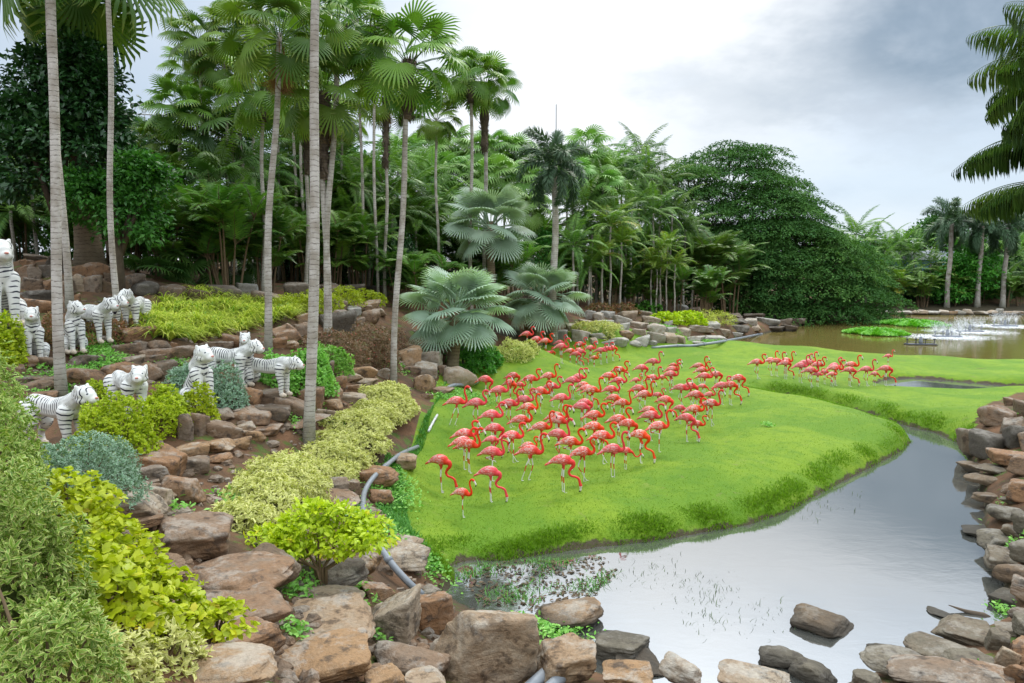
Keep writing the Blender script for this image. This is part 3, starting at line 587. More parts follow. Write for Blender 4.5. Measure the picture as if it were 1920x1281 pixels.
def rocks():
    for x0, y0, x1, y1, k, m, lab, yaw in FORE: rock(x0, y0, x1, y1, k, m, yaw=yaw, label=lab, hires=True, group='foreground boulders')
    km = {'b': 'block', 's': 'slab', 'r': 'round'}; mm = {'B': B, 'T': T_, 'G': GR, 'D': DK, 'W': WT}
    for txt, grp in ((FORE_S, 'rockery boulders'), (BANK_S, 'boulders of the far bank'), (RIGHT_S, 'boulders of the right bank')):
        for q in txt.replace('\n', ';').split(';'):
            a = q.split(','); v = [float(z) for z in a[:4]]
            rock(*v, km[a[4]], GR if (a[5] == 'T' and 'far' in grp) else mm[a[5]], group=grp, sink=.3 if grp != 'boulders of the right bank' else .25)
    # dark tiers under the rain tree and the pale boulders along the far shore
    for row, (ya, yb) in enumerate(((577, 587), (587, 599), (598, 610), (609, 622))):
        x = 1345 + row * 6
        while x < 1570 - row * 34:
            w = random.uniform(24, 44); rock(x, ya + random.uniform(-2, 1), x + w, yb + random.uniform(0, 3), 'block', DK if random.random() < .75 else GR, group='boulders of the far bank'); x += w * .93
    x = 1555
    while x < 1930:
        w = random.uniform(13, 30); k = random.uniform(8, 14); rock(x, 592 - k, x + w, 592, random.choice(('block', 'round', 'slab')), random.choice((GR, GR, T_)), group='boulders of the far shore'); x += w * .9
rocks()
def rubble():
    """small loose stones and chips between the boulders"""
    r = np.random.RandomState(21); pts = []
    for px, py in ((60, 720), (200, 690), (300, 690), (420, 800), (520, 800), (350, 870), (300, 920), (330, 950), (250, 900), (600, 770), (660, 720), (780, 700), (640, 590), (500, 640), (300, 650), (100, 550), (200, 530), (380, 1080), (560, 1130), (700, 1180), (620, 1100), (480, 1130), (760, 1100), (640, 920), (700, 960), (440, 1180), (1150, 630), (1250, 630), (800, 650), (440, 1230), (560, 1200), (840, 1210), (380, 880), (420, 650), (560, 600)):
        c = G(px, py); n = 42; s = .25 + .035 * depth(c); pts.append(np.stack([c[0] + r.randn(n) * s, c[1] + r.randn(n) * s], -1))
    q = with_h(np.concatenate(pts), 0); q = q[sdist(LAWN, q[:, 0], q[:, 1]) < -.1]; n = len(q)
    tv, tf = ICO[2]; b = MB()
    for k in range(6):
        t = tv * (1 + .35 * r.randn(len(tv), 1) * .5); t = np.clip(t, -.8, .75); i = slice(k, n, 6); m = len(q[i])
        b.scat(t, tf, q[i], frames(r.randn(m, 3) * [1, 1, .2], np.array([0, 0, 1.]) + .3 * r.randn(m, 3)), np.stack([1 + .5 * r.rand(m), .8 + .4 * r.rand(m), .6 + .3 * r.rand(m)], -1) * (.04 + .11 * r.rand(m) ** 2)[:, None], r.rand(m))
    b.build('loose_stones', M['rock_brown'], smooth=False)['kind'] = 'stuff'
rubble()
# ------------------------------------------------------------------ palms and trees
def fan_leaf(R, nseg, span, r, droop=.20, join=.38, fold=.03):
    a = np.linspace(-span / 2, span / 2, nseg + 1); V = []; F = []; e = []; v = []
    for i in range(nseg):
        am = (a[i] + a[i + 1]) / 2; rr = R * (.80 + .2 * math.cos(am * .55)) * (1 + r.uniform(-.06, .05))
        jl = join * R * (.95 + .05 * math.cos(am))
        def q(an, rad, z): return (rad * math.cos(an), rad * math.sin(an), z * R - .22 * rad * rad / R)
        k = len(V); tw = r.uniform(-.5, .5) * (a[1] - a[0]); w = (a[1] - a[0]) * .24
        V += [(0, 0, 0), q(a[i], jl, -fold), q(a[i + 1], jl, -fold), q(am, jl, fold), q(am - w, rr * .82, -droop * .35), q(am + w, rr * .82, -droop * .35), q(am + tw * .5, rr, -droop * r.uniform(.7, 1.6))]
        F += [(k, k + 1, k + 3), (k, k + 3, k + 2), (k + 1, k + 4, k + 3), (k + 3, k + 5, k + 2), (k + 3, k + 4, k + 5), (k + 4, k + 6, k + 5)]
        e += [0, .5, .5, .5, .8, .8, 1]
    return np.array(V), np.array(F), np.array(e)
def petiole(b, base, az, el, L, sag, rad, v):
    """curved stalk; returns its end point and direction"""
    d = np.array([math.cos(az), math.sin(az), 0]); t = np.linspace(0, 1, 5)
    ang = el - sag * t; dx = np.cumsum(np.cos(ang)) - np.cos(ang[0]); dz = np.cumsum(np.sin(ang)) - np.sin(ang[0])
    pts = base + (dx[:, None] * d + dz[:, None] * np.array([0, 0, 1])) * L / 4
    b.tube(pts, [rad, rad * .8, rad * .7, rad * .6, rad * .5], 4, False, v, 1)
    return pts[-1], ang[-1], d
def fan_crown(seed, n, Lp, R, nseg, lo=-60, hi=82, mats=None, span=4.6, droop=.16, pet=.018, spread=.12, tuck=25):
    r = np.random.RandomState(seed); b = MB()
    for i in range(n):
        u = (i + .5) / n; el = R_(hi + (lo - hi) * u ** 1.15 + r.uniform(-8, 8)); az = i * 2.39996 + r.uniform(-.3, .3)
        L = Lp * r.uniform(.8, 1.15) * (.8 + .3 * math.sin(u * PI))
        end, ang, d = petiole(b, np.array([0, 0, -spread * 5 * u * .6]) + spread * np.array([math.cos(az), math.sin(az), 0]), az, el, L, R_(22), pet, r.rand() * .5)
        V, F, e = fan_leaf(R * r.uniform(.85, 1.1), nseg, span, r, droop)
        an = ang - R_(tuck * (.4 + u)); x = d * math.cos(an) + np.array([0, 0, math.sin(an)])
        roll = r.uniform(-.5, .5); side = np.array([-d[1], d[0], 0]); nz = np.cross(x, side); nz = nz * math.cos(roll) + side * math.sin(roll)
        fr = frames(x[None], nz[None])[0]
        b.add(V @ fr.T + end, F, np.clip(r.rand() * .85 + (.15 if u > .85 else 0) + r.uniform(-.08, .08, len(V)), 0, 1), e, 0)
    return b.mesh('fan_crown', mats)
def feather_frond(b, base, az, el, L, sag, nl, ll, r, v, hang=.35, m=0, wid=.035, plume=0, vee=.35, stalk=.12, roll=0):
    d = np.array([math.cos(az), math.sin(az), 0]); side = np.array([-d[1], d[0], 0]); k = 12; t = np.linspace(0, 1, k)
    ang = el - sag * t ** 1.35; ds = L / (k - 1)
    px = np.concatenate([[0], np.cumsum(np.cos(ang[:-1]) * ds)]); pz = np.concatenate([[0], np.cumsum(np.sin(ang[:-1]) * ds)])
    pts = base + px[:, None] * d + pz[:, None] * np.array([0, 0, 1.])
    b.tube(pts, np.linspace(.022, .005, k) * (L / 3) ** .5, 4, False, v, 1)
    q = np.concatenate([np.linspace(stalk, 1, nl)] * 2); sg = np.repeat([1, -1], nl)
    fi = q * (k - 1); i0 = np.minimum(fi.astype(int), k - 2); fr = (fi - i0)[:, None]
    pos = pts[i0] * (1 - fr) + pts[i0 + 1] * fr; a2 = ang[i0]
    tan = np.cos(a2)[:, None] * d + np.sin(a2)[:, None] * np.array([0, 0, 1.]); up = -np.sin(a2)[:, None] * d + np.cos(a2)[:, None] * np.array([0, 0, 1.])
    if plume:
        th = r.uniform(0, 2 * PI, len(q)); lat = np.cos(th)[:, None] * side + np.sin(th)[:, None] * up
    else: lat = sg[:, None] * side + (vee + r.uniform(-.12, .12, len(q)))[:, None] * up
    dirs = unit(tan * (.45 + .5 * q[:, None]) + lat * .95 - np.array([0, 0, hang]) * (1 + .6 * r.rand(len(q)))[:, None])
    lens = ll * (np.sin(np.clip(q * .86 + .12, 0, 1) * PI) ** .55) * r.uniform(.85, 1.1, len(q))
    tv = np.array([(0, 0, 0), (.35, wid / ll * .5 * 2, 0), (1, 0, -.10 - hang * .25), (.35, -wid / ll * .5 * 2, 0), (.72, 0, -.02 - hang * .08)])
    b.scat(tv, np.array([(0, 4, 1), (0, 3, 4), (1, 4, 2), (4, 3, 2)]), pos, frames(dirs, np.broadcast_to(up + .4 * lat, dirs.shape)), lens, np.clip(v + r.uniform(-.2, .2, len(q)), 0, 1), np.array([.2, .4, 1, .4, .7]), m)
def feather_crown(seed, n, L, mats, lo=-25, hi=80, sag=80, nl=34, ll=.55, hang=.35, plume=0, wid=.035, vee=.35):
    r = np.random.RandomState(seed); b = MB()
    for i in range(n):
        u = (i + .5) / n; feather_frond(b, np.zeros(3), i * 2.39996 + r.uniform(-.3, .3), R_(hi + (lo - hi) * u + r.uniform(-6, 6)), L * r.uniform(.85, 1.1), R_(sag) * (.7 + .5 * u), nl, ll, r, r.uniform(.1, .85), hang, 0, wid, plume, vee)
    return b.mesh('feather_crown', mats)
def clump_crown(seed, nst, hgt, L, mats, per=7, nl=26, ll=.5):
    """many-stemmed areca clump: stems and arching fronds from the ground up"""
    r = np.random.RandomState(seed); b = MB()
    for s in range(nst):
        a = r.uniform(0, 2 * PI); rad = r.uniform(.1, .6); h = hgt * r.uniform(.35, 1); lean = r.uniform(.05, .3)
        p0 = np.array([math.cos(a) * rad, math.sin(a) * rad, 0]); p1 = p0 + np.array([math.cos(a) * lean * h, math.sin(a) * lean * h, h])
        b.tube([p0, (p0 + p1) / 2 + np.array([0, 0, .1 * h]), p1], [.05, .04, .03], 5, False, .5, 1)
        for i in range(per):
            feather_frond(b, p1, a + i * 2.4 + r.uniform(-.4, .4), R_(r.uniform(25, 85)), L * r.uniform(.75, 1.1), R_(75), nl, ll, r, r.uniform(.05, .9), .22, 0, .04)
    return b.mesh('areca_clump', mats)
def broad_crown(seed, lobes, m, n_cl, per, L, clr, tmpl=None, flat=.55):
    """leaf clumps spread over overlapping ellipsoids [(centre, radii)], with gaps between them"""
    r = np.random.RandomState(seed); b = MB(); tv, tf, te = tmpl or leaf_s(.5, .12)
    vol = np.array([q[1][0] * q[1][2] for q in lobes]); vol = vol / vol.sum()
    for (c, rad), w in zip(lobes, vol):
        k = max(3, int(n_cl * w)); dr = unit(r.randn(k, 3)); dr[:, 2] = np.where(dr[:, 2] < -.55, -dr[:, 2], dr[:, 2])
        cc = np.asarray(c) + dr * np.asarray(rad) * (r.uniform(.55, 1.0, k) ** .6)[:, None]
        n = k * per; ci = np.repeat(np.arange(k), per)
        sz = clr * r.uniform(.6, 1.3, k)
        off = unit(r.randn(n, 3)) * (r.rand(n) ** .45)[:, None] * sz[ci][:, None]; off[:, 2] *= flat
        pos = cc[ci] + off; od = unit(off + dr[ci] * .5 * clr)
        dirs = unit(od + r.randn(n, 3) * .6 - np.array([0, 0, .25])); nr = unit(np.array([0, 0, 1.]) + od * .7 + r.randn(n, 3) * .5)
        vc = np.clip(r.rand(k)[ci] * .6 + r.rand(n) * .4, 0, 1)
        b.scat(tv, tf, pos, frames(dirs, nr), L * r.uniform(.7, 1.25, n), vc, te)
    return b.mesh('leaf_crown', m)
def trunk_mesh(h, r0, r1, lean=(0, 0), bend=(0, 0), seed=0, swell=.0, m=None, n=10, flare=.35):
    if r0 < .2: r0 *= .84; r1 *= .84
    r = np.random.RandomState(seed); k = max(6, int(h * 1.6)); t = np.linspace(0, 1, k)
    wb = .035 * h ** .5 * np.sin(t * r.uniform(4, 8) + r.uniform(0, 6)) * t * (1 - t) * 3
    pts = np.stack([lean[0] * t + bend[0] * np.sin(t * PI) + wb, lean[1] * t + bend[1] * np.sin(t * PI), h * t - .35 * (t == 0)], -1)
    rad = r0 + (r1 - r0) * t + flare * r0 * np.exp(-t * h / .35) + swell * np.exp(-((t - .88) / .08) ** 2)
    rad *= 1 + r.uniform(-.02, .02, k)
    b = MB(); b.tube(pts, rad, n, True, .5); b.e = [np.concatenate([np.repeat(np.clip(t * h / 6, 0, 1), n), [0, 1]])]
    return b.mesh('palm_trunk', m or M['trunk'])
FIB = lambda L, r0, r1, seed: fibre_mesh(L, r0, r1, seed)
def fibre_mesh(L, r0, r1, seed):
    """ragged brown leaf-base boots wrapped round the upper trunk"""
    r = np.random.RandomState(seed); b = MB(); k = 9; t = np.linspace(0, 1, k)
    b.tube(np.stack([0 * t, 0 * t, L * (t - 1)], -1), (r0 + (r1 - r0) * t) * (1 + .12 * r.randn(k)), 9, True, .5)
    n = int(90 * L); a = r.uniform(0, 2 * PI, n); z = r.uniform(-L, 0, n); rr = r0 + (r1 - r0) * (z / L + 1)
    d = np.stack([np.cos(a), np.sin(a), 0 * a], -1); pos = d * rr[:, None] * .95 + np.stack([0 * z, 0 * z, z], -1)
    tv, tf, te = leaf_s(.3, .1)
    b.scat(tv, tf, pos, frames(d * .5 + np.stack([r.randn(n) * .3, r.randn(n) * .3, np.where(r.rand(n) < .6, 1, -1)], -1), d), r.uniform(.12, .32, n), r.rand(n), te)
    return b.mesh('fibre_sleeve', M['fibre'])
FM = [M['fan'], M['stem']]
FANC = [fan_crown(11 + i, 27, 1.15, .80, 24, mats=[M['fan'], M['feather']], lo=-34, tuck=24) for i in range(4)]
FAND = [fan_crown(21 + i, 20, 1.2, 1.0, 22, mats=[M['fan_dark'], M['stem']], lo=-35, hi=80) for i in range(2)]
FANL = [fan_crown(31 + i, 26, 1.0, .85, 20, mats=[M['fan_light'], M['feather']], lo=-50, droop=.3) for i in range(2)]
BIS = [fan_crown(41 + i, 36, 1.2, .98, 32, mats=[M['bismarck'], M['bismarck']], lo=-22, hi=87, span=4.9, droop=.06, pet=.035, spread=.16, tuck=6) for i in range(3)]
DEADF = [fan_crown(51 + i, 5, .55, .62, 14, mats=[M['fan_brown'], M['fan_brown']], lo=-88, hi=-70, span=1.6, droop=.2, tuck=5) for i in range(2)]
FEAT = [feather_crown(61 + i, 16, 3.2, [M['feather'], M['feather']]) for i in range(2)] + [feather_crown(64, 15, 3.3, [M['feather_dark'], M['feather_dark']], hang=.6)]
FEATY = [feather_crown(66, 13, 2.4, [M['feather_yel'], M['feather_yel']], lo=5, hang=.3, nl=26)]
FOX = feather_crown(71, 13, 2.7, [M['foxtail'], M['foxtail']], lo=-35, hi=86, sag=135, nl=170, ll=.52, hang=.15, plume=1, wid=.03)
ARE = [clump_crown(81, 9, 3.2, 1.9, [M['feather'], M['stem']]), clump_crown(82, 8, 2.6, 1.9, [M['feather_dark'], M['stem']]), clump_crown(83, 8, 3.0, 1.9, [M['feather_yel'], M['stem']])]
TREES = []   # (object, description, px, py) to be labelled against landmarks
def palm(name, px, pyc, d, crown, r0=.12, r1=.09, s=1.0, base=None, label=None, desc=None, cat='palm tree', group=None, dead=False, fib=0.0, bend=(0, 0), tm=None, swell=0.0, rz=None, crown_up=0.0):
    """trunk rises from the terrain to the pixel of the crown's heart; base = pixel x of the foot"""
    c = P(px, pyc, d)
    if base is None: f = np.array([c[0], c[1], 0])
    else: f = P(base[0], base[1], d); f = G(base[0], base[1]) if len(base) == 2 else P(base[0], base[1], base[2])
    if base is not None: c = P(px, pyc, depth(f))
    g = ground(f[0], f[1]); root = empty(name, (f[0], f[1], g)); h = c[2] - g
    lean = (c[0] - f[0], c[1] - f[1])
    link('trunk', trunk_mesh(h, r0, r1, lean, bend, abs(int(px)), swell, tm or M['trunk']), root)
    top = (lean[0], lean[1], h)
    k = link('crown', crown, root, top); s = s * (.86 if crown in FANC and d else 1.0); k.rotation_euler = (0, 0, random.uniform(0, 6.28) if rz is None else rz); k.scale = (s, s, s)
    if dead: q = link('dead_frond', random.choice(DEADF), root, (lean[0], lean[1], h - .15 * s)); q.scale = (s, s, s * 1.2); q.rotation_euler = (0, 0, random.uniform(0, 6))
    fib = fib * 1.35
    if fib: link('fibre_sleeve', FIB(fib, r1 * 1.4, r1 * 2.1, abs(int(px)) + 3), root, (lean[0] * .995, lean[1] * .995, h - .05)).rotation_euler = Vector((lean[0] * .8, lean[1], h)).to_track_quat('Z', 'Y').to_euler()
    root['category'] = cat
    if group: root['group'] = group
    if label: root['label'] = label
    else: TREES.append((root, desc, px, pyc))
    return root
def tall_palms():
    g = 'tall slim palms on the rockery'
    F = FANC
    # px top, py crown heart, crown, radii, foot pixel
    palm('fan_palm', 96, -230, 0, F[0], .135, .11, 1.2, (116, 750), 'thick grey palm trunk beside the lowest tiger at the left edge', group=g, dead=False, bend=(-.12, 0))
    palm('fan_palm', 205, -190, 0, F[1], .105, .08, 1.2, (221, 602), 'slim grey palm trunk right of the paired tigers', group=g, bend=(-.15, 0))
    palm('fan_palm', 603, -250, 0, F[2], .145, .105, 1.1, (578, 834), 'tallest grey palm trunk rising out of the pale hedge', group=g, bend=(-.03, 0))
    palm('fan_palm', 524, 62, 0, F[3], .135, .095, 1.05, (502, 664), 'grey palm with dead brown fronds behind the lime-green bush', group=g, dead=True, bend=(-.05, 0))
    palm('fan_palm', 634, 52, 0, F[1], .13, .10, 1.05, (611, 660), 'leaning palm of the close pair by the reddish shrubs, its head the higher', group=g, fib=1.0, bend=(-.05, 0))
    palm('fan_palm', 604, 170, 0, F[0], .12, .10, 1.05, (617, 662), 'shorter palm of the close pair by the reddish shrubs', group=g, fib=2.2, dead=True)
    palm('fan_palm', 768, 112, 0, F[2], .13, .105, 1.12, (738, 727), 'grey palm at the hedge end just left of the silver palms', group=g, fib=1.5, bend=(-.06, 0))
    palm('fan_palm', 493, 170, 0, F[3], .10, .08, 1.1, (494, 560), 'thin palm left of the trunk with dead brown fronds', group=g, fib=.9)
    palm('fan_palm', 577, 190, 0, F[0], .10, .09, 1.1, (574, 557), 'thin palm with swollen fibrous neck left of the tallest trunk', group=g, fib=2.4)
    palm('fan_palm', 724, 172, 0, F[1], .115, .10, 1.15, (722, 566), 'palm with long fibrous neck left of the hedge-end palm', group=g, fib=3.2, dead=True)
    palm('fan_palm', 818, 222, 44, F[2], .105, .09, 1.0, None, 'thin palm with small low head right of the hedge-end palm', group=g)
    palm('fan_palm', 882, 140, 44, F[0], .14, .11, 1.35, None, 'left palm of the pair with round heads above the silver palms', group=g, fib=1.2)
    palm('fan_palm', 908, 158, 46, F[3], .15, .14, 1.4, None, 'right palm of the pair with round heads above the silver palms', group=g, fib=3.0, tm=M['trunk'])
    palm('fan_palm', 118, 380, 0, FANC[1], .13, .10, .2, (128, 575), None, 'x') if False else None
    # second trunk close behind the thick one; its head is above the picture
    palm('fan_palm', 84, -120, 0, F[2], .13, .10, 1.1, (131, 580), 'grey palm trunk half hidden behind the thick trunk at left', group=g)
    # stout dark trunk wrapped in climbers, fronds at the top left corner
    palm('fan_palm', 134, -70, 27, fan_crown(91, 22, 1.5, 1.35, 26, mats=[M['fan'], M['stem']], lo=-42, hi=70, droop=.22), .46, .36, 1.4, None, 'stout dark palm trunk wrapped in climbers at the top left', group=None, tm=M['trunk_brown'])
tall_palms()
def silver_palms():
    g = 'silver-blue fan palms'
    palm('silver_palm', 854, 578, 0, BIS[0], .26, .23, 1.12, (848, 703), 'broad silver palm standing on the lawn edge behind the flamingos, nearest of three', group=g, tm=M['trunk_brown'], rz=.4)
    palm('silver_palm', 1018, 550, 0, BIS[1], .25, .22, 1.2, (1008, 650), 'smaller silver palm at the back of the flamingo lawn, right of the broad one', group=g, tm=M['trunk_brown'], rz=2.1)
    palm('silver_palm', 920, 415, 45, BIS[2], .27, .24, 1.35, None, 'tall silver palm rising behind the other two silver palms', group=g, tm=M['trunk_brown'], rz=4.)
    palm('foxtail_palm', 1040, 312, 44, FOX, .24, .17, 1.2, None, 'foxtail palm with bushy plumed fronds behind the silver palms', tm=M['trunk'])
    def props(name, lst, top):
        for x, y0, y1, lab in lst:
            f = G(x, y1); d = depth(f); t = P(x + 1, y0, d); b = MB(); g = ground(f[0], f[1])
            h = t[2] - g; b.tube([(0, 0, -.2), (0, 0, h * .5), (0, 0, h)], [.055, .052, .05], 8)
            tag(b.build(name, M['wood'], None, (f[0], f[1], g)), lab, 'post', 'timber props under the silver palms')
    props('timber_post', [(868, 600, 688, 'grey timber prop right beside the broad silver palm trunk'), (896, 610, 668, 'grey timber prop between the two silver palm trunks'),
          (1022, 580, 648, 'grey timber prop right beside the smaller silver palm trunk'), (1045, 590, 644, 'grey timber prop standing apart, right of the smaller silver palm')], 0)
silver_palms()
def jungle():
    r = np.random.RandomState(5); jt = lambda a: r.uniform(-a, a)
    def feat(px, py, d, s=1.0, k=None, nm='feather palm', tw=.11):
        c = FEAT[k if k is not None else r.randint(3)]; return palm('feather_palm', px, py, d, c, tw, tw * .8, s, None, None, nm, group='palms of the background thicket')
    def fan(px, py, d, s=1.0, lib=None, nm='fan palm', **kw):
        lib = lib or FANC; return palm('fan_palm', px, py, d, lib[r.randint(len(lib))], .10, .09, s, None, None, nm, group='palms of the background thicket', **kw)
    def areca(px, d, s, k, hs=1.0, nm=None):
        f = P(px, 520, d); g = ground(f[0], f[1]); o = link('areca_clump', ARE[k], None, (f[0], f[1], g - .1)); o.scale = (s, s, s * hs); o.rotation_euler = (0, 0, r.uniform(0, 6))
        o['category'] = 'palm clump'; o['group'] = 'palm clumps of the background thicket'; TREES.append((o, ('bright areca palm clump', 'dark palm clump', 'yellowish areca palm clump')[k] if nm is None else nm, px, 500))
    # left: dark wood behind the tigers
    for px in range(-246, 500, 62): areca(px + jt(18), 31.5 + jt(1.2), .95 + jt(.15), r.choice([0, 1, 1]))
    for px, py, d, s, k in ((20, 395, 30, .9, 0), (60, 350, 31, .95, 1), (-40, 330, 32, 1.1, 0), (40, 300, 36, 1.1, 2), (185, 330, 36, 1., 2), (235, 300, 38, 1.1, 2), (410, 330, 36, 1.05, 2), (455, 300, 39, 1.1, 2), (345, 400, 34, .9, 0), (425, 420, 33, .85, 1), (280, 440, 32, .8, 0), (470, 400, 36, .9, 0)): feat(px, py, d, s, k, tw=.09)
    for px, py, d, s in ((335, 205, 36, 1.15), (385, 250, 37, 1.1), (430, 190, 38, 1.15), (300, 330, 35, 1.), (395, 350, 35, 1.), (260, 260, 40, 1.), (365, 130, 40, 1.15), (285, 270, 37, .9)): fan(px, py, d, s, FAND if r.rand() < .6 else FANC, 'dark fan palm')
    for px, py, d, s in ((375, 75, 37, 1.2), (440, 60, 38, 1.2), (420, 118, 37, 1.1), (468, 20, 40, 1.2), (560, 70, 42, 1.2), (670, 35, 42, 1.25), (700, 95, 41, 1.2), (545, 130, 43, 1.2), (520, 190, 44, 1.2), (640, 225, 46, 1.1), (555, 235, 46, 1.15), ):
        fan(px, py, d, s, FANC, 'tall green fan palm', dead=r.rand() < .4)
    # centre left, deeper
    for px in range(480, 800, 52): areca(px + jt(16), 43 + jt(2), 1.1 + jt(.2), r.choice([0, 1, 1, 0]))
    for px in range(500, 800, 44): areca(px + jt(16), 49 + jt(2), 1.7 + jt(.3), r.choice([0, 1]))
    for px, py, d, s, k in ((500, 330, 44, 1.1, 2), (545, 300, 46, 1.15, 0), (590, 340, 47, 1.1, 2), (640, 300, 48, 1.15, 0), (665, 350, 45, 1., 1), (700, 330, 49, 1.1, 0), (745, 300, 52, 1.1, 1), (770, 350, 50, 1.1, 0), (520, 400, 43, 1., 2), (600, 420, 44, 1., 0), (655, 430, 44, .9, 0), (735, 400, 46, 1., 2), (690, 440, 44, .9, 1), (575, 270, 52, 1.1, 1), (480, 270, 48, 1.1, 2), (780, 420, 48, 1., 0), (820, 390, 50, 1., 1), (810, 330, 54, 1.1, 0)): feat(px, py, d, s, k)
    # light green bank of palms in the centre
    for px, py, d, s in ((760, 285, 58, 1.2), (805, 285, 60, 1.3), (845, 270, 62, 1.35), (890, 285, 62, 1.3), (930, 280, 63, 1.35), (965, 290, 64, 1.35), (1000, 300, 64, 1.3), (845, 325, 57, 1.3), (885, 335, 57, 1.3), (945, 330, 58, 1.3), (985, 340, 58, 1.3), (815, 360, 55, 1.2), (860, 390, 54, 1.2), (990, 385, 56, 1.2), (1075, 330, 58, 1.2), (1100, 275, 62, 1.3), (1110, 320, 61, 1.3), (1130, 350, 60, 1.2), (1065, 300, 62, 1.2)): fan(px, py, d, s, FANL, 'pale green fan palm')
    for px in range(800, 1000, 40): areca(px + jt(12), 50 + jt(2), 1.2 + jt(.2), r.choice([0, 0, 1]))
    # right of centre: feather palms and arecas before the rain tree
    for px, py, d, s, k in ((1085, 400, 57, 1.2, 2), (1120, 380, 60, 1.25, 2), (1150, 320, 66, 1.35, 0), (1175, 345, 66, 1.3, 2), (1210, 330, 68, 1.3, 1), (1240, 345, 68, 1.2, 2), (1185, 390, 63, 1.2, 0), (1225, 400, 64, 1.2, 1), (1150, 420, 60, 1.25, 1), (1110, 440, 57, 1.1, 2), (1260, 400, 67, 1.2, 2), (1075, 460, 54, 1., 0), (1285, 430, 67, 1.1, 2), (1200, 290, 72, 1.2, 2), (1160, 470, 60, 1.0, 1), (1300, 470, 68, 1., 2), (1105, 500, 55, .9, 0)): feat(px, py, d, s, k)
    for px, py, d, s in ((1145, 425, 56, 1.2), (1165, 455, 57, 1.0), (1130, 480, 55, .9)): palm('feather_palm', px, py, d, FEATY[0], .10, .08, s, None, None, 'bright yellow-green feather palm', group='palms of the background thicket')
    for px, py, bx in ((1222, 492, 1224), (1240, 470, 1240), (1252, 462, 1249), (1266, 496, 1262), (1232, 505, 1232)): palm('areca_palm', px, py, 59, FEATY[0], .075, .06, .8, None, None, 'slender pale-stemmed palm', group='slender palms by the far rockery', rz=None)
    for px in range(1050, 1330, 44): areca(px + jt(12), 60 + jt(2), 1.1 + jt(.2), r.choice([0, 1, 1]))
    for px in range(1060, 1400, 60): areca(px + jt(12), 68 + jt(2), 1.8 + jt(.2), r.choice([1, 1, 0]))
    # far shore
    for px, py, d, s, k in ((1580, 470, 106, 1.5, 0), (1605, 440, 112, 1.7, 0), (1632, 455, 110, 1.6, 1), (1660, 470, 108, 1.6, 0), (1690, 465, 110, 1.6, 1), (1715, 475, 108, 1.5, 0), (1650, 505, 104, 1.4, 1), (1690, 515, 104, 1.3, 2), (1745, 495, 106, 1.4, 0), (1800, 470, 112, 1.6, 2), (1860, 490, 108, 1.5, 1), (1905, 480, 108, 1.6, 0), (1930, 520, 104, 1.4, 1), (1885, 525, 103, 1.2, 2), (1625, 520, 103, 1.3, 0), (1960, 460, 112, 1.6, 0)): feat(px, py, d, s, k, tw=.16)
    for px in range(1560, 1960, 46): areca(px + jt(12), 102 + jt(1), 1.2 + jt(.2), r.choice([0, 1, 2, 0]))
    for px, py, bx, lab in ((1785, 412, 1777, 'leftmost of three tall grey-headed palms on the far shore'), (1842, 418, 1839, 'middle one of three tall grey-headed palms on the far shore'), (1890, 420, 1880, 'rightmost of three tall grey-headed palms on the far shore')):
        palm('foxtail_palm', px, py + 6, 100, FOX, .34, .26, 1.85, None, lab, group='grey-headed palms on the far shore')
jungle()
def broad(name, boxes, d, m, seed, n_cl, per, L, clr, label, cat='tree', trunk=True, flat=.55, tm=None, deep=.8):
    """a broadleaf tree from pixel boxes of its crown lobes at depth d"""
    x0 = min(b[0] for b in boxes); x1 = max(b[2] for b in boxes); cx = (x0 + x1) / 2
    f = P(cx, 540, d); g = ground(f[0], f[1]); root = empty(name, (f[0], f[1], g)); lobes = []
    for a, b_, c, e in boxes:
        q = P((a + c) / 2, (b_ + e) / 2, d) - np.array([f[0], f[1], g]); rx = (c - a) / 2 / FPX * d; rz = (e - b_) / 2 / FPX * d
        lobes.append((q, (rx, rx * deep, rz)))
    link('crown', broad_crown(seed, lobes, m, n_cl, per, L, clr, flat=flat), root)
    if trunk:
        b = MB(); top = max(q[0][2] for q in lobes); b.tube([(0, 0, -.4), (.05, 0, top * .35), (0, 0, top)], [.28, .2, .06], 8)
        for q, rad in lobes: b.tube([(0, 0, top * .25), tuple(np.array(q) * .5 + np.array([0, 0, top * .15])), tuple(q)], [.12, .08, .03], 6)
        b.build('trunk', M['bark'], root)
    root['label'] = label; root['category'] = cat; return root
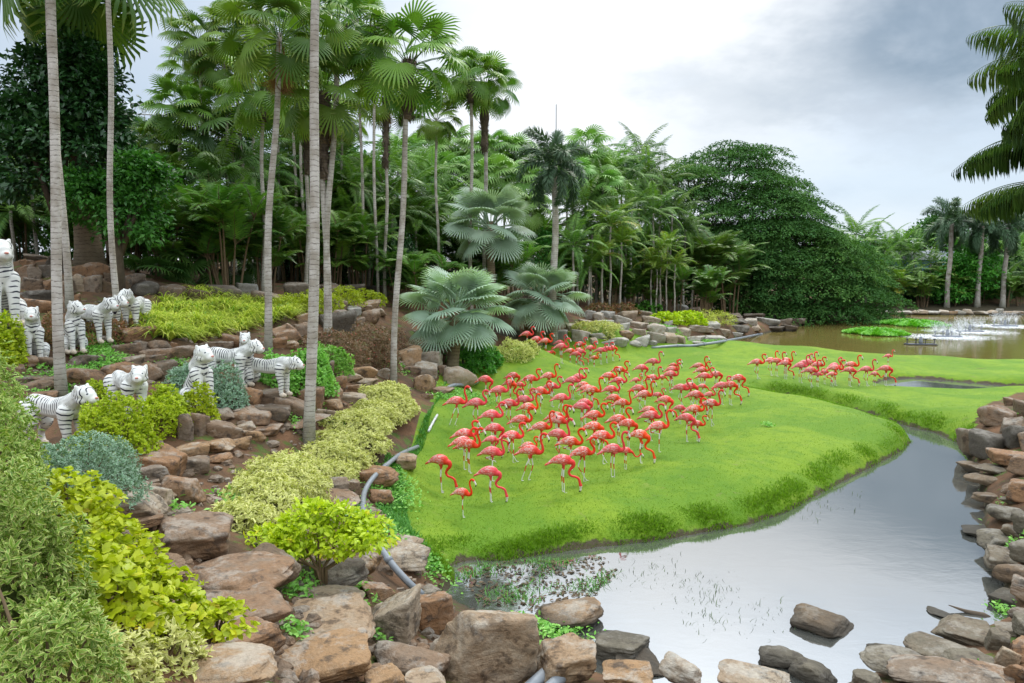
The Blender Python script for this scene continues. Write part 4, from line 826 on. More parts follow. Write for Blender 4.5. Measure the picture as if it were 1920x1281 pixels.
def trees():
    broad('broadleaf_tree', [(90, 60, 205, 240), (20, 95, 150, 260), (10, 170, 235, 330), (-20, 220, 250, 420), (130, 110, 225, 300), (-10, 180, 90, 300)], 26.5, M['broad_dark'], 3, 330, 62, .26, .62, 'dark glossy broadleaf tree climbing the stout trunk at the left', flat=.7)
    broad('broadleaf_tree', [(215, 290, 300, 420), (120, 320, 230, 440), (190, 350, 300, 470), (240, 310, 320, 380)], 25.5, M['broad_mid'], 4, 150, 60, .20, .5, 'bright leafy small tree below the dark one at left', flat=.7)
    broad('broadleaf_tree', [(1690, 420, 1790, 530), (1730, 400, 1800, 480), (1660, 450, 1720, 540)], 116, M['rain'], 5, 160, 50, .55, 1.6, 'dark rounded tree on the far shore skyline')
    broad('broadleaf_tree', [(1770, 450, 1850, 560), (1750, 490, 1830, 590), (1790, 470, 1880, 570)], 103, M['broad_bright'], 6, 190, 50, .5, 1.1, 'bright leafy tree behind the fountains on the far shore')
    broad('broadleaf_tree', [(1850, 430, 1960, 560), (1900, 400, 2000, 520)], 118, M['broad_mid'], 16, 150, 50, .55, 1.5, 'broad green tree at the right end of the far shore')
    broad('broadleaf_tree', [(1150, 300, 1215, 380), (1110, 290, 1170, 360)], 74, M['broad_mid'], 17, 90, 50, .35, .9, 'light leafy tree top left of the rain tree')
    broad('broadleaf_tree', [(560, 240, 660, 340), (600, 290, 720, 380)], 54, M['broad_mid'], 18, 140, 50, .32, .8, 'leafy tree in the gap between the tall palms')
    for i, (x0, y0, x1, y1, m, lb) in enumerate(((1580, 436, 1660, 560, 'broad_mid', 'mid green tree on the far shore close to the rain tree foot'), (1640, 440, 1730, 560, 'broad_bright', 'bright green tree behind the far shore palms, left of the blue shed'), (1800, 408, 1885, 550, 'broad_mid', 'round leafy tree behind the three grey-headed palms'), (1870, 396, 1960, 550, 'rain', 'dark leafy tree behind the rightmost grey-headed palm'))):
        broad('broadleaf_tree', [(x0, y0, x1, y1), (x0 - 20, y0 + 30, x1 - 25, y1 + 20), (x0 + 25, y0 + 22, x1 + 22, y1 + 20)], 120, M[m], 60 + i, 150, 46, .5, 1.5, lb)
    r = np.random.RandomState(9)
    def shrub(px, py0, py1, w, d, m, i, nm):
        o = broad('shrub', [(px - w, py0, px + w, py1), (px - w * .4, py0 - 8, px + w * 1.2, py1 - 10)], d, m, 100 + i, 46, 46, max(.2, d * .0042), .35 + d * .006, '', 'shrub', trunk=False, flat=.7)
        del o['label']; o['group'] = 'shrubs under the background palms'; TREES.append((o, nm, px, (py0 + py1) / 2))
    i = 0
    for a, b_, st, d, y0, y1 in ((-40, 480, 58, 35, 380, 520), (470, 800, 54, 52, 430, 550), (800, 1020, 52, 55, 440, 560), (1010, 1340, 48, 71, 470, 580), (1560, 1960, 46, 107, 500, 588), (1575, 1960, 50, 112, 470, 570), (430, 800, 48, 60, 380, 530), (470, 790, 46, 46, 470, 552)):
        for px in range(a, b_, st):
            k = r.choice(3, p=[.55, .3, .15]); shrub(px + r.uniform(-12, 12), y0 + r.uniform(-25, 40), y1, st * .62, d + r.uniform(-1.5, 1.5), M[('broad_dark', 'broad_mid', 'broad_bright')[k]], i, ('dark', 'mid green', 'bright green')[k] + ' leafy shrub'); i += 1
    for px in range(-270, 500, 70): shrub(px + r.uniform(-12, 12), 250 + r.uniform(-60, 60), 480, 52, 44 + r.uniform(-1, 1), M['broad_dark'], i, 'tall dark leafy shrub'); i += 1
trees()
def rain_tree():
    d0 = 82; f = P(1425, 575, d0); g = ground(f[0], f[1]); root = empty('rain_tree', (f[0], f[1], g)); O = np.array([f[0], f[1], g])
    r = np.random.RandomState(12); b = MB(); tv, tf, te = leaf_s(.55, .1)
    def dome(cx, ctop, cbot, wpx, dd, tiers, deep=.9, full=True):
        """umbrella of drooping leaf pads set in tiers, dark gaps left between the tiers"""
        c = P(cx, cbot, dd) - O; rx = wpx / FPX * dd; rz = (cbot - ctop) / FPX * dd
        for k in range(tiers):
            ph = (k + .35) / tiers * PI / 2; zz = rz * math.sin(ph); rr0 = math.cos(ph)
            m = max(3, int(2 * PI * rr0 * rx / 3.0))
            for i in range(m):
                a = 2 * PI * (i + r.uniform(-.3, .3)) / m + k; s = rr0 * r.uniform(.86, 1.03)
                if math.sin(a) > .75: continue                      # far side, hidden
                p = c + np.array([math.cos(a) * s * rx, math.sin(a) * s * rx * deep, zz + r.uniform(-.5, .5)])
                if p[2] < .3: continue
                R0 = r.uniform(1.5, 2.7); n = int(290 * R0 ** 2 / 2)
                q = r.uniform(0, 2 * PI, n); t = np.sqrt(r.rand(n)); ed = 1 + .22 * np.sin(q * 5 + i) + .15 * np.sin(q * 9 + k)
                off = np.stack([np.cos(q) * t * R0 * ed * 1.15, np.sin(q) * t * R0 * ed, .55 * (1 - t ** 2) - .25 * t + r.randn(n) * .07 + .16 * np.sin(q * 3 + t * 6)], -1)
                od = np.array([math.cos(a) * rr0, math.sin(a) * rr0, 0]); off[:, 2] -= (off @ od) * .42
                dirs = unit(np.stack([np.cos(q), np.sin(q), -.15 + .2 * r.randn(n)], -1) + .5 * r.randn(n, 3))
                b.scat(tv, tf, p + off, frames(dirs, unit(np.array([0, 0, 1.]) + .3 * od + .3 * r.randn(n, 3))), r.uniform(.19, .34, n), np.clip(r.rand() * .5 + r.rand(n) * .5, 0, 1), te)
                lb = p - od * rx * .55; lb[2] = max(p[2] - 2.2, .5); lim.tube([lb, (lb + p) / 2 + np.array([0, 0, -.35]), p + np.array([0, 0, .1])], [.10, .07, .03], 4, False)
    lim = MB()
    dome(1362, 283, 500, 176, 85, 7); dome(1290, 330, 560, 115, 80, 7); dome(1425, 352, 570, 135, 79, 8); dome(1495, 425, 592, 130, 77, 7); dome(1565, 458, 596, 100, 80, 6); dome(1478, 380, 590, 88, 86, 7); dome(1395, 440, 590, 110, 76, 6); dome(1360, 300, 520, 120, 86, 5)
    lim.build('limb', M['bark'], root)
    link('crown', b.mesh('rain_crown', M['rain']), root)
    t = MB(); t.tube([(0, 0, -1), (.1, 0, 1.5), (-.4, 0, 3.4)], [1.2, .85, .7], 10)
    for i in range(16):
        a = i * 2.4; L = r.uniform(4, 7.5); e = np.array([math.cos(a) * L - 1.5, math.sin(a) * L * .8, r.uniform(5, 9)])
        t.tube([(-.4, 0, 3.2), tuple(e * .35 + np.array([0, 0, 2.6])), tuple(e * .7 + np.array([0, 0, 1.4])), tuple(e)], [.42, .28, .17, .06], 7)
    t.build('trunk', M['bark'], root)
    tag(root, 'huge dome-shaped rain tree with layered dark green crown beside the lake', 'tree')
rain_tree()
def right_palm():
    """palm beyond the right edge whose drooping fronds hang into the picture"""
    r = np.random.RandomState(3); d = 21; c = P(2000, 75, d); g = ground(c[0], c[1]); root = empty('drooping_palm', (c[0], c[1], g)); h = c[2] - g
    link('trunk', trunk_mesh(h, .24, .18, m=M['trunk_brown']), root)
    b = MB(); 
    def fr(px, py, L, el, sag, v, mi, off=0.0): pass
    mats = [M['feather_dark'], M['feather_dark'], M['feather_yel']]
    for i in range(22):
        az = PI + R_(-80 + 160 * (i * .618 % 1)) if i < 15 else r.uniform(0, 6.28); u = i / 22
        el = R_(50 - 95 * u + r.uniform(-8, 8)); m = 0 if r.rand() < .72 else 2
        feather_frond(b, np.array([0, 0, -1.6 * u]), az, el, 2.7 * r.uniform(.8, 1.1), R_(70), 27, 1.0, r, r.uniform(.1, .8), 1.4, m, .015, 0, .05, .2)
    for i in range(7):
        feather_frond(b, np.array([0, 0, -2.6]), PI + R_(-60 + 20 * i), R_(12 + r.uniform(-12, 12)), 2.7 * r.uniform(.85, 1.1), R_(50), 25, .95, r, r.uniform(.1, .8), 1.4, 0, .016, 0, .05, .25)
    for i in range(8):
        feather_frond(b, np.array([0, 0, -3.9]), PI + R_(-66 + 19 * i), R_(4 + r.uniform(-10, 10)), 2.5 * r.uniform(.8, 1.08), R_(42), 24, .9, r, r.uniform(.1, .8), 1.4, 0 if i % 3 else 2, .016, 0, .05, .25)
    o = b.build('crown', mats, root, (0, 0, h))
    tag(root, 'palm past the right edge with long drooping frond curtains', 'palm tree')
right_palm()
def understorey_fan():
    r = np.random.RandomState(2)
    for px, py, d, s, lab in ((290, 520, 29.5, .8, 'low fan palm with upright stalks behind the yellow strap grass'), (350, 500, 31, .85, 'low dark fan palm right of the upright-stalked one'), (430, 500, 33, .8, 'low fan palm above the dark rock row at left')):
        palm('dwarf_fan_palm', px, py, d, FAND[r.randint(2)], .06, .05, s, None, lab, group='low fan palms behind the yellow grass')
understorey_fan()
# ------------------------------------------------------------------ bushes, hedges and ground plants
LEAF_N, LEAF_S = leaf_t(.30, .08, .16), leaf_s(.42, .10)
def lobe(x0, y0, x1, y1, deep=.8, d=None):
    """half-ellipsoid standing on the terrain, from its pixel box"""
    cx = (x0 + x1) / 2
    p = G(cx, y1) if d is None else P(cx, y1, d)
    dd = depth(p); rx = (x1 - x0) / 2 / FPX * dd; ry = rx * deep; fw = unit(np.array([p[0], p[1], 0])); c = p + fw * ry * .9
    t = P(cx, y0, depth(c)); g = min(ground(c[0], c[1]), p[2] + .6 * ry) if d is None else p[2]
    return np.array([c[0], c[1], g]), (rx, ry, max(t[2] - g, .18)), fw
def shell(lobes, n, r, lumps=.13, lo=-.15, inner=.3):
    """points and outward directions on bumpy lobes, none buried in a neighbour"""
    A = np.array([a[1][0] * a[1][1] + (a[1][0] + a[1][1]) * a[1][2] for a in lobes]); ks = (A / A.sum() * n * 1.35).astype(int) + 1
    PP, NN = [], []
    for (c, rad, fw), k in zip(lobes, ks):
        q = unit(r.randn(k * 2, 3)); q = q[q[:, 2] > lo][:k]; rad = np.array(rad)
        ph = r.uniform(0, 6, 6); s = 1 + lumps * (np.sin(q[:, 0] * 7 + ph[0]) * np.sin(q[:, 1] * 6 + ph[1]) + .7 * np.sin(q[:, 2] * 9 + ph[2] + q[:, 0] * 4) + .5 * np.sin(q[:, 1] * 15 + ph[3]) * np.sin(q[:, 0] * 14 + ph[4]))
        s = s * np.where(r.rand(len(q)) < inner, r.uniform(.62, .95, len(q)), r.uniform(.95, 1.06, len(q)))
        X = np.stack([fw[1], -fw[0], 0 * fw[0]]); Rm = np.stack([X, fw, [0, 0, 1]], -1)
        PP.append(c + (q * rad * s[:, None]) @ Rm.T); NN.append(unit((q / rad) @ Rm.T))
    Pn, Nn = np.concatenate(PP), np.concatenate(NN)
    keep = np.ones(len(Pn), bool)
    for (c, rad, fw) in lobes:
        X = np.array([fw[1], -fw[0], 0]); dl = Pn - c; u = np.stack([dl @ X / rad[0], dl @ fw / rad[1], dl[:, 2] / rad[2]], -1)
        keep &= (u ** 2).sum(-1) > .36
    keep &= Pn[:, 2] > H(Pn[:, 0], Pn[:, 1]) - .02
    return Pn[keep], Nn[keep]
def bush(name, lobes, m, L, label, cat='shrub', cover=2.6, tmpl=None, upright=.5, spray=.55, seed=1, stems=True, lumps=.13, group=None, inner=.3, vscale=1.0, lo=-.15, whorl=3):
    r = np.random.RandomState(seed); lobes = [lobe(*q) if not isinstance(q[0], np.ndarray) else q for q in lobes]
    c0 = lobes[0][0]; d = np.linalg.norm(c0 - [0, 0, CAMZ]); L = max(L, .0042 * d); tv, tf, te = tmpl or LEAF_N
    area = sum(2.2 * (a[1][0] * a[1][1] + (a[1][0] + a[1][1]) * a[1][2]) for a in lobes); n = int(min((cover + (1.2 if len(lobes) > 20 else 0)) * area / (L * L * .30), 75000))
    p, nn = shell(lobes, n // whorl, r, lumps, inner=inner, lo=lo); k = whorl; n = len(p) * k
    p = np.repeat(p, k, 0); nn2 = np.repeat(nn, k, 0)
    axis = unit(nn2 + np.array([0, 0, upright])); a = r.uniform(0, 2 * PI, n); t1 = unit(np.cross(axis, [.31, .2, .93])); t2 = np.cross(axis, t1)
    dirs = unit(axis * (1 - spray * r.rand(n))[:, None] + (np.cos(a)[:, None] * t1 + np.sin(a)[:, None] * t2) * (spray + .5 * r.rand(n))[:, None])
    v = np.clip(np.repeat(r.rand(len(p) // k), k) * .5 + r.rand(n) * .5, 0, 1) * vscale
    root = empty(name, c0) if stems else None
    b = MB().scat(tv, tf, p - (c0 if stems else 0), frames(dirs, axis + .5 * r.randn(n, 3)), L * r.uniform(.6, 1.2, n), v, te)
    o = b.build('foliage' if stems else name, m, root)
    if stems:
        sm = {}; q = p[r.choice(len(p), 11 * len(lobes))] - c0; LC = np.array([l[0] for l in lobes]) - c0
        for e in q:
            j0 = int(np.argmin(((LC - e) ** 2).sum(1))); b0 = LC[j0]; dl = e - b0; s = sm.setdefault(j0, MB())
            s.tube([b0 + dl * [.2, .2, 0] - [0, 0, .12], b0 + dl * [.55, .55, .45], b0 + dl * .93], [.016 + .004 * L, .011, .004], 4, False)
        for s in sm.values(): s.build('stem', M['stem'], root)
    return tag(root or o, label, cat, group)
def plants():
    bush('variegated_bush', [(-130, 880, 150, 1320, .8, 4.6), (40, 985, 190, 1300, .8, 4.9), (-60, 890, 90, 1100, .8, 5.3), (-20, 1150, 215, 1330, .8, 4.1)], M['varieg'], .062, 'big green and cream variegated bush in the left foreground', cover=3.2, seed=2, spray=.7, lumps=.15)
    bush('variegated_bush', [(-90, 690, 66, 905, .8, 6.6), (-40, 760, 60, 930, .8, 6.2)], M['varieg'], .062, 'yellowish variegated bush at the left edge below the lowest tiger', cover=3.0, seed=3, spray=.7, lumps=.15)
    bush('variegated_bush', [(170, 1165, 385, 1330, .7, 5.2), (110, 1200, 300, 1340, .7, 4.7)], M['varieg_pale'], .07, 'low pale-edged variegated plant at the bottom left beside the boulders', cover=3.0, seed=4, spray=.7)
    LM = leaf_t(.62, .05, .10)
    bush('lime_shrub', [(45, 890, 215, 985, .8, 7.4), (125, 935, 215, 1010, .8, 7.0), (150, 970, 288, 1080, .8, 6.6), (170, 1040, 300, 1140, .8, 6.1), (180, 1065, 362, 1170, .8, 6.0), (215, 1110, 400, 1215, .8, 5.8), (330, 1140, 470, 1200, .8, 6.0), (140, 1050, 262, 1175), (175, 1095, 300, 1215), (130, 1010, 230, 1110), (235, 1130, 345, 1215)], M['lime'], .085, 'bright lime groundcover strip between the left bushes and the boulders', tmpl=LM, cover=1.9, seed=5, upright=1.0, lumps=.16, spray=.8)
    bush('silver_bush', [(52, 828, 255, 950), (150, 835, 262, 925), (50, 840, 140, 930)], M['silver'], .05, 'silver-green bush under the lowest tiger', seed=6, cover=2.8)
    bush('yellow_bush', [(150, 745, 290, 880), (160, 770, 250, 850), (262, 745, 352, 825), (280, 722, 345, 790), (160, 715, 205, 755)], M['lime_shade'], .06, 'yellow-green bush round the legs of the tiger in its middle', seed=7, upright=.9, tmpl=LM, cover=2.1)
    bush('yellow_bush', [(345, 728, 405, 790)], M['lime_shade'], .055, 'small yellow shrub before the upright sitting tiger', seed=8, tmpl=LM, cover=2.0)
    bush('yellow_bush', [(-25, 600, 46, 690), (-50, 620, 30, 700)], M['lime_shade'], .06, 'yellow-green bush at the left edge beneath the giant tiger', seed=9, tmpl=LM)
    bush('grey_bush', [(318, 685, 400, 745), (380, 690, 460, 768), (400, 720, 464, 770), (330, 690, 380, 750)], M['silver'], .05, 'grey-green bush between the sitting and walking tigers', seed=10, cover=2.6)
    bush('light_green_bush', [(525, 660, 622, 750), (480, 670, 560, 735), (560, 655, 625, 740)], M['mint'], .06, 'fresh light green mound right behind the walking tiger', seed=11, tmpl=LM, stems=False, cover=2.4)
    bush('light_green_bush', [(585, 655, 662, 706)], M['mint'], .06, 'smaller light green mound right of the tallest palm trunk', seed=12, tmpl=LM, stems=False, cover=2.4)
    HL0 = [(640, 742, 760, 812), (690, 715, 800, 775), (672, 708, 760, 750), (580, 775, 700, 850), (640, 770, 762, 838), (545, 800, 650, 880), (600, 805, 720, 880), (480, 830, 600, 930), (560, 835, 680, 910), (410, 880, 520, 965), (480, 875, 620, 975), (365, 940, 480, 1020), (410, 925, 560, 1010), (365, 965, 440, 1030), (560, 870, 640, 930)]
    HL = []
    for (ax, ay, wa), (bx, by, wb) in (((740, 735, 95), (690, 790, 120)), ((690, 790, 120), (610, 860, 150)), ((610, 860, 150), (520, 925, 170)), ((520, 925, 170), (430, 985, 150)), ((745, 760, 90), (730, 800, 80)), ((690, 830, 90), (620, 900, 110))):
        for k in range(8):
            t = (k + random.random()) / 8; w = (wa + (wb - wa) * t) * random.uniform(.5, .95); x = ax + (bx - ax) * t + random.uniform(-.28, .28) * w; y = ay + (by - ay) * t + random.uniform(-8, 8)
            HL.append((x - w / 2, y - w * .29, x + w / 2, y + w * .20))
    bush('pale_hedge', HL, M['varieg_pale'], .062, 'long pale yellow hedge sweeping down from the palms to the lime tree', 'hedge', seed=13, cover=2.1, spray=.7, lumps=.12)
    bush('red_shrub', [(590, 622, 690, 690), (640, 612, 740, 690), (680, 640, 750, 705), (560, 628, 640, 668), (700, 618, 765, 668)], M['redbrown'], .06, 'reddish brown shrub bed behind the light green mounds', seed=14, lumps=.1, cover=2.2)
    bush('leafy_bush', [(868, 655, 925, 705), (835, 658, 900, 700), (900, 652, 940, 690)], M['broad_bright'], .10, 'bright green bush beside the broad silver palm trunk', seed=15, tmpl=LM)
    bush('pale_bush', [(930, 640, 1000, 680), (980, 640, 1010, 665)], M['varieg_pale'], .09, 'pale yellow bush behind the last flamingos, between silver palms', seed=16)
    bush('pale_bush', [(1072, 606, 1120, 630), (1100, 604, 1162, 632), (1130, 612, 1150, 640)], M['varieg_pale'], .12, 'pale yellow mound among the far bank boulders', seed=17)
    bush('yellow_bush', [(1222, 588, 1275, 608), (1255, 586, 1320, 610)], M['lime'], .14, 'bright yellow mound on the far bank under the slender palms', seed=18, tmpl=LM)
    bush('yellow_strap_plant', [(1295, 585, 1345, 608), (1325, 586, 1378, 612)], M['strap'], .28, 'yellow grassy mound at the right end of the far bank', seed=19, tmpl=leaf_t(.1, .03, .35), upright=1.2)
    bush('orange_shrub', [(1100, 570, 1150, 588), (1140, 570, 1195, 588)], M['redplant'], .13, 'orange-brown low shrub above the far bank boulders', seed=20)
    bush('leafy_bush', [(1185, 569, 1240, 588)], M['broad_bright'], .15, 'green low shrub at the top of the far bank boulders', seed=21, tmpl=LM)
    bush('feathery_yellow_bush', [(560, 545, 640, 590), (520, 553, 600, 592), (600, 543, 680, 580), (650, 545, 722, 572), (480, 560, 560, 590)], M['lime_shade'], .09, 'wide feathery yellow-green bank under the tall palms', seed=22, cover=2.2)
    bush('red_leaf_plant', [(82, 590, 112, 640), (95, 600, 125, 660)], M['redplant'], .07, 'red-leaved plant between sitting tigers at left', seed=23)
    bush('red_leaf_plant', [(150, 632, 185, 655)], M['redplant'], .06, 'small red plant at the tail of the side-sitting tiger', seed=24)
    bush('red_leaf_plant', [(195, 600, 240, 645), (225, 598, 275, 625), (200, 620, 240, 648)], M['redplant'], .07, 'green and orange plant around the slim trunk foot beside the paired tigers', seed=25)
    bush('red_leaf_plant', [(155, 595, 185, 632)], M['redplant'], .065, 'reddish plant between the legs of the paired tigers', seed=26)
    for i, (x, y, w, h, lab) in enumerate(((875, 645, 70, 45, 'low yellow-green shrub behind the broad silver palm'), (820, 650, 40, 30, 'low shrub left of the broad silver palm'))):
        bush('leafy_bush', [(x - w / 2, y - h / 2, x + w / 2, y + h / 2)], M['broad_mid'], .1, lab, seed=30 + i)
    # bank of arching yellow strap leaves below the dark trees
    r = np.random.RandomState(8); reg = [(258, 612), (300, 575), (350, 562), (430, 566), (500, 572), (548, 580), (560, 605), (510, 612), (430, 628), (380, 642), (330, 650), (285, 640)]
    pts = np.array([G(a, b)[:2] for a, b in reg]); q = sample_poly(pts, 300); tv, tf, te = leaf_t(.055, .015, .0)
    b = MB(); k = 34
    p = np.repeat(with_h(q), k, 0); n = len(p); az = r.uniform(0, 2 * PI, n); el = r.uniform(.75, 1.45, n); L = r.uniform(.65, 1.2, n)
    hd = np.stack([np.cos(az), np.sin(az), 0 * az], -1); z = np.array([0, 0, 1.]); w = .020
    t = np.linspace(0, 1, 5); V = []
    side = np.stack([-np.sin(az), np.cos(az), 0 * az], -1)
    for tt in t:
        an = el - 1.75 * tt ** 1.6
        rad = L * tt; cpos = p + hd * (rad * np.cos(el) * .9 + .25 * L * tt ** 2)[:, None] + z * (L * (np.sin(el) * tt - .62 * tt ** 2.2))[:, None]
        ww = w * (1 - .85 * tt ** 2); V += [cpos - side * ww, cpos + side * ww]
    V = np.stack(V, 1).reshape(-1, 3); f = []
    for j in range(4): f += [(2 * j, 2 * j + 1, 2 * j + 3), (2 * j, 2 * j + 3, 2 * j + 2)]
    F = (np.array(f)[None] + (np.arange(n) * 10)[:, None, None]).reshape(-1, 3)
    b.add(V, F, np.repeat(np.clip(r.rand(n), 0, 1), 10), np.tile(np.repeat(t, 2), n)); b.build('yellow_strap_grass', M['strap'])['kind'] = 'stuff'
    # the small lime tree on the near rocks
    f = G(607, 1112); root = empty('lime_tree', f); d = depth(f); s = d / FPX
    lb = []
    for x0, y0, x1, y1 in ((460, 985, 560, 1055), (540, 940, 640, 1000), (600, 945, 690, 1010), (640, 960, 735, 1040), (510, 965, 600, 1030), (580, 985, 680, 1050), (500, 1000, 580, 1050), (660, 985, 725, 1035), (560, 1015, 620, 1062)):
        c = P((x0 + x1) / 2, (y0 + y1) / 2, d + random.uniform(-.35, .5)) - f; lb.append((c, ((x1 - x0) / 2 * s, (x1 - x0) / 2 * s * .9, (y1 - y0) / 2 * s * .8)))
    link('crown', broad_crown(44, lb, M['lime'], 190, 22, .085, .13, tmpl=leaf_t(.55, .06, .14), flat=.6), root)
    b = MB(); 
    for k, (c, rad) in enumerate(lb):
        b.tube([(0.012 * k - .05, 0, -.1), (c[0] * .12 - .03, c[1] * .14, .34), (c[0] * .6, c[1] * .6, c[2] * .7), tuple(c)], [.026, .020, .014, .005], 6)
    b.build('trunk', M['stem'], root)
    tag(root, 'small lime-yellow tree on thin bare stems among the near boulders', 'small tree')
plants()
def climbers():
    r = np.random.RandomState(4)
    for i, (x0, y0, x1, y1, dd) in enumerate(((1590, 611, 1695, 630, 0), (1652, 594, 1768, 613, 0))):
        c = PZ((x0 + x1) / 2, (y1 + y0 * .3) / 1.3, 0); d = depth(c); rx = (x1 - x0) / 2 / FPX * d; ry = rx * 1.15; n = 4800
        a = r.uniform(0, 6.28, n); rr = np.sqrt(r.rand(n)); px = np.cos(a) * rr * rx * (1 + .15 * np.sin(a * 5)); py = np.sin(a) * rr * ry
        p = np.stack([px, py, .05 + .34 * (1 - rr ** 2) * r.rand(n)], -1); dirs = unit(np.stack([np.cos(a * 7), np.sin(a * 7), .4 + r.rand(n)], -1))
        tv, tf, te = leaf_t(.8, .08, .2)
        o = MB().scat(tv, tf, p, frames(dirs, unit(r.randn(n, 3) + [0, -1.2, 2.])), r.uniform(.14, .30, n), r.rand(n), te).build('water_plant_raft', M['hyacinth'], None, (c[0], c[1], 0))
        tag(o, ('smaller nearer floating green plant raft on the brown lake', 'larger farther floating green plant raft by the fountains')[i], 'water plants', 'plant rafts on the lake')
climbers()
# ------------------------------------------------------------------ statues: bodies are unions of tapered limbs, fused into one surface
def capsule(pts, rad, n=10, ell=None):
    """closed tapered tube with round ends along a smoothed path; ell = width factor sideways (y)"""
    pts = np.asarray(pts, float); rad = np.asarray(rad, float)
    u = np.arange(len(pts)); uu = np.linspace(0, len(pts) - 1, (len(pts) - 1) * 5 + 1)
    def cat(a):   # Catmull-Rom
        ap = np.concatenate([2 * a[:1] - a[1:2], a, 2 * a[-1:] - a[-2:-1]]); i = np.minimum(uu.astype(int), len(pts) - 2); t = uu - i
        t = t.reshape((-1,) + (1,) * (a.ndim - 1)); p0, p1, p2, p3 = ap[i], ap[i + 1], ap[i + 2], ap[i + 3]
        return .5 * (2 * p1 + (p2 - p0) * t + (2 * p0 - 5 * p1 + 4 * p2 - p3) * t ** 2 + (3 * p1 - p0 - 3 * p2 + p3) * t ** 3)
    q, r = cat(pts), np.maximum(cat(rad), .004)
    t0, t1 = unit(q[0] - q[1]), unit(q[-1] - q[-2]); k = [.5, .87]
    q2 = np.concatenate([[q[0] + t0 * r[0] * .87, q[0] + t0 * r[0] * .5], q, [q[-1] + t1 * r[-1] * .5, q[-1] + t1 * r[-1] * .87]])
    r2 = np.concatenate([[r[0] * .5, r[0] * .87], r, [r[-1] * .87, r[-1] * .5]])
    b = MB(); b.tube(q2, r2, n, True); V, F = b.V[0], b.F[0]
    if ell is not None:
        m = len(q2); c = np.concatenate([np.repeat(q2, n, 0), q2[:1], q2[-1:]]); V = V.copy(); V[:, 1] = c[:, 1] + (V[:, 1] - c[:, 1]) * ell
    return V, F, q, r
def fuse(limbs, vox, smooth, name):
    """limbs: (kind, pts, rad, ell); returns fused mesh plus per-vertex limb kind, path parameter and axis point"""
    b = MB(); paths = []
    for kind, pts, rad, ell in limbs:
        V, F, q, r = capsule(pts, rad, 12, ell); b.add(V, F); paths.append((kind, q, r, ell or 1.0))
    me = b.mesh(name, M['black']); o = D.objects.new('tmp', me); COL.objects.link(o)
    rm = o.modifiers.new('r', 'REMESH'); rm.mode = 'VOXEL'; rm.voxel_size = vox
    if smooth: sm = o.modifiers.new('s', 'SMOOTH'); sm.factor = .5; sm.iterations = smooth
    dg = bpy.context.evaluated_depsgraph_get(); ev = o.evaluated_get(dg); m2 = ev.to_mesh()
    n = len(m2.vertices); V = np.empty(n * 3, np.float32); m2.vertices.foreach_get('co', V); V = V.reshape(-1, 3)
    m2.calc_loop_triangles(); F = np.empty(len(m2.loop_triangles) * 3, np.int32); m2.loop_triangles.foreach_get('vertices', F); F = F.reshape(-1, 3)
    ev.to_mesh_clear(); D.objects.remove(o); D.meshes.remove(me)
    best = np.full(n, 1e9); kid = np.zeros(n, int); par = np.zeros(n); ax = np.zeros((n, 3))
    for i, (kind, q, r, ell) in enumerate(paths):
        s = np.concatenate([[0], np.cumsum(np.linalg.norm(np.diff(q, axis=0), axis=1))])
        dd = V[:, None, :] - q[None]; dd[..., 1] /= ell; dist = np.linalg.norm(dd, axis=-1) - r[None]; j = dist.argmin(1); dm = dist[np.arange(n), j]
        w = dm < best; best[w] = dm[w]; kid[w] = i; tg = unit(np.gradient(q, axis=0)); pj = s[j] + np.clip(((V - q[j]) * tg[j]).sum(-1), -.12, .12); pj = np.clip(pj, -.1, s[-1] + .1); par[w] = pj[w] / (s[-1] if kind in ('leg', 'neck', 'hind') else 1.0); ax[w] = q[j[w]]
    return V, F, kid, par, ax, [p[0] for p in paths]
# --- flamingo paint
def flamingo_mat():
    m, t = mat('flamingo_paint')
    c = t.attr('paint').outputs['Color']; f = t.attr('paint').outputs['Alpha']
    tc = t.n('ShaderNodeTexCoord').outputs['Object']; oi = t.n('ShaderNodeObjectInfo').outputs['Random']
    sh = t.vmath('ADD', tc, t.n('ShaderNodeCombineXYZ', X=t.math('MULTIPLY', oi, 9.), Y=0., Z=t.math('MULTIPLY', oi, 5.)).outputs[0]).outputs[0]
    n = t.noise(t.vmath('MULTIPLY', sh, (15, 26, 34)).outputs[0], 1.0, 3, .6, .8)
    col = t.mix(t.math('MULTIPLY', t.step(n, .46, .58), t.math('MULTIPLY', f, t.math('ADD', .55, t.math('MULTIPLY', oi, .4)))), c, (.80, .58, .55))
    col = t.mix(t.math('MULTIPLY', t.step(t.noise(t.vmath('MULTIPLY', sh, (22, 30, 40)).outputs[0], 1., 2), .62, .68), t.math('MULTIPLY', f, .6)), col, (.22, .03, .03))
    col = t.n('ShaderNodeHueSaturation', Color=col, Hue=t.math('ADD', .492, t.math('MULTIPLY', oi, .016)), Saturation=t.math('ADD', .94, t.math('MULTIPLY', oi, .10)), Value=t.math('ADD', .80, t.math('MULTIPLY', t.math('FRACT', t.math('MULTIPLY', oi, 7.)), .24))).outputs[0]
    col = t.mix(t.math('MULTIPLY', t.step(t.noise(sh, 5, 4, .65), .58, .78), .25), col, (.36, .10, .07))
    fin(t, prin(t, col, .5, .3).outputs[0]); return m
def bill_mat():
    m, t = mat('bill_paint'); c = t.attr('paint').outputs['Color']; fin(t, prin(t, c, .35, .5).outputs[0]); return m
M['flamingo'] = flamingo_mat(); M['bill'] = bill_mat()
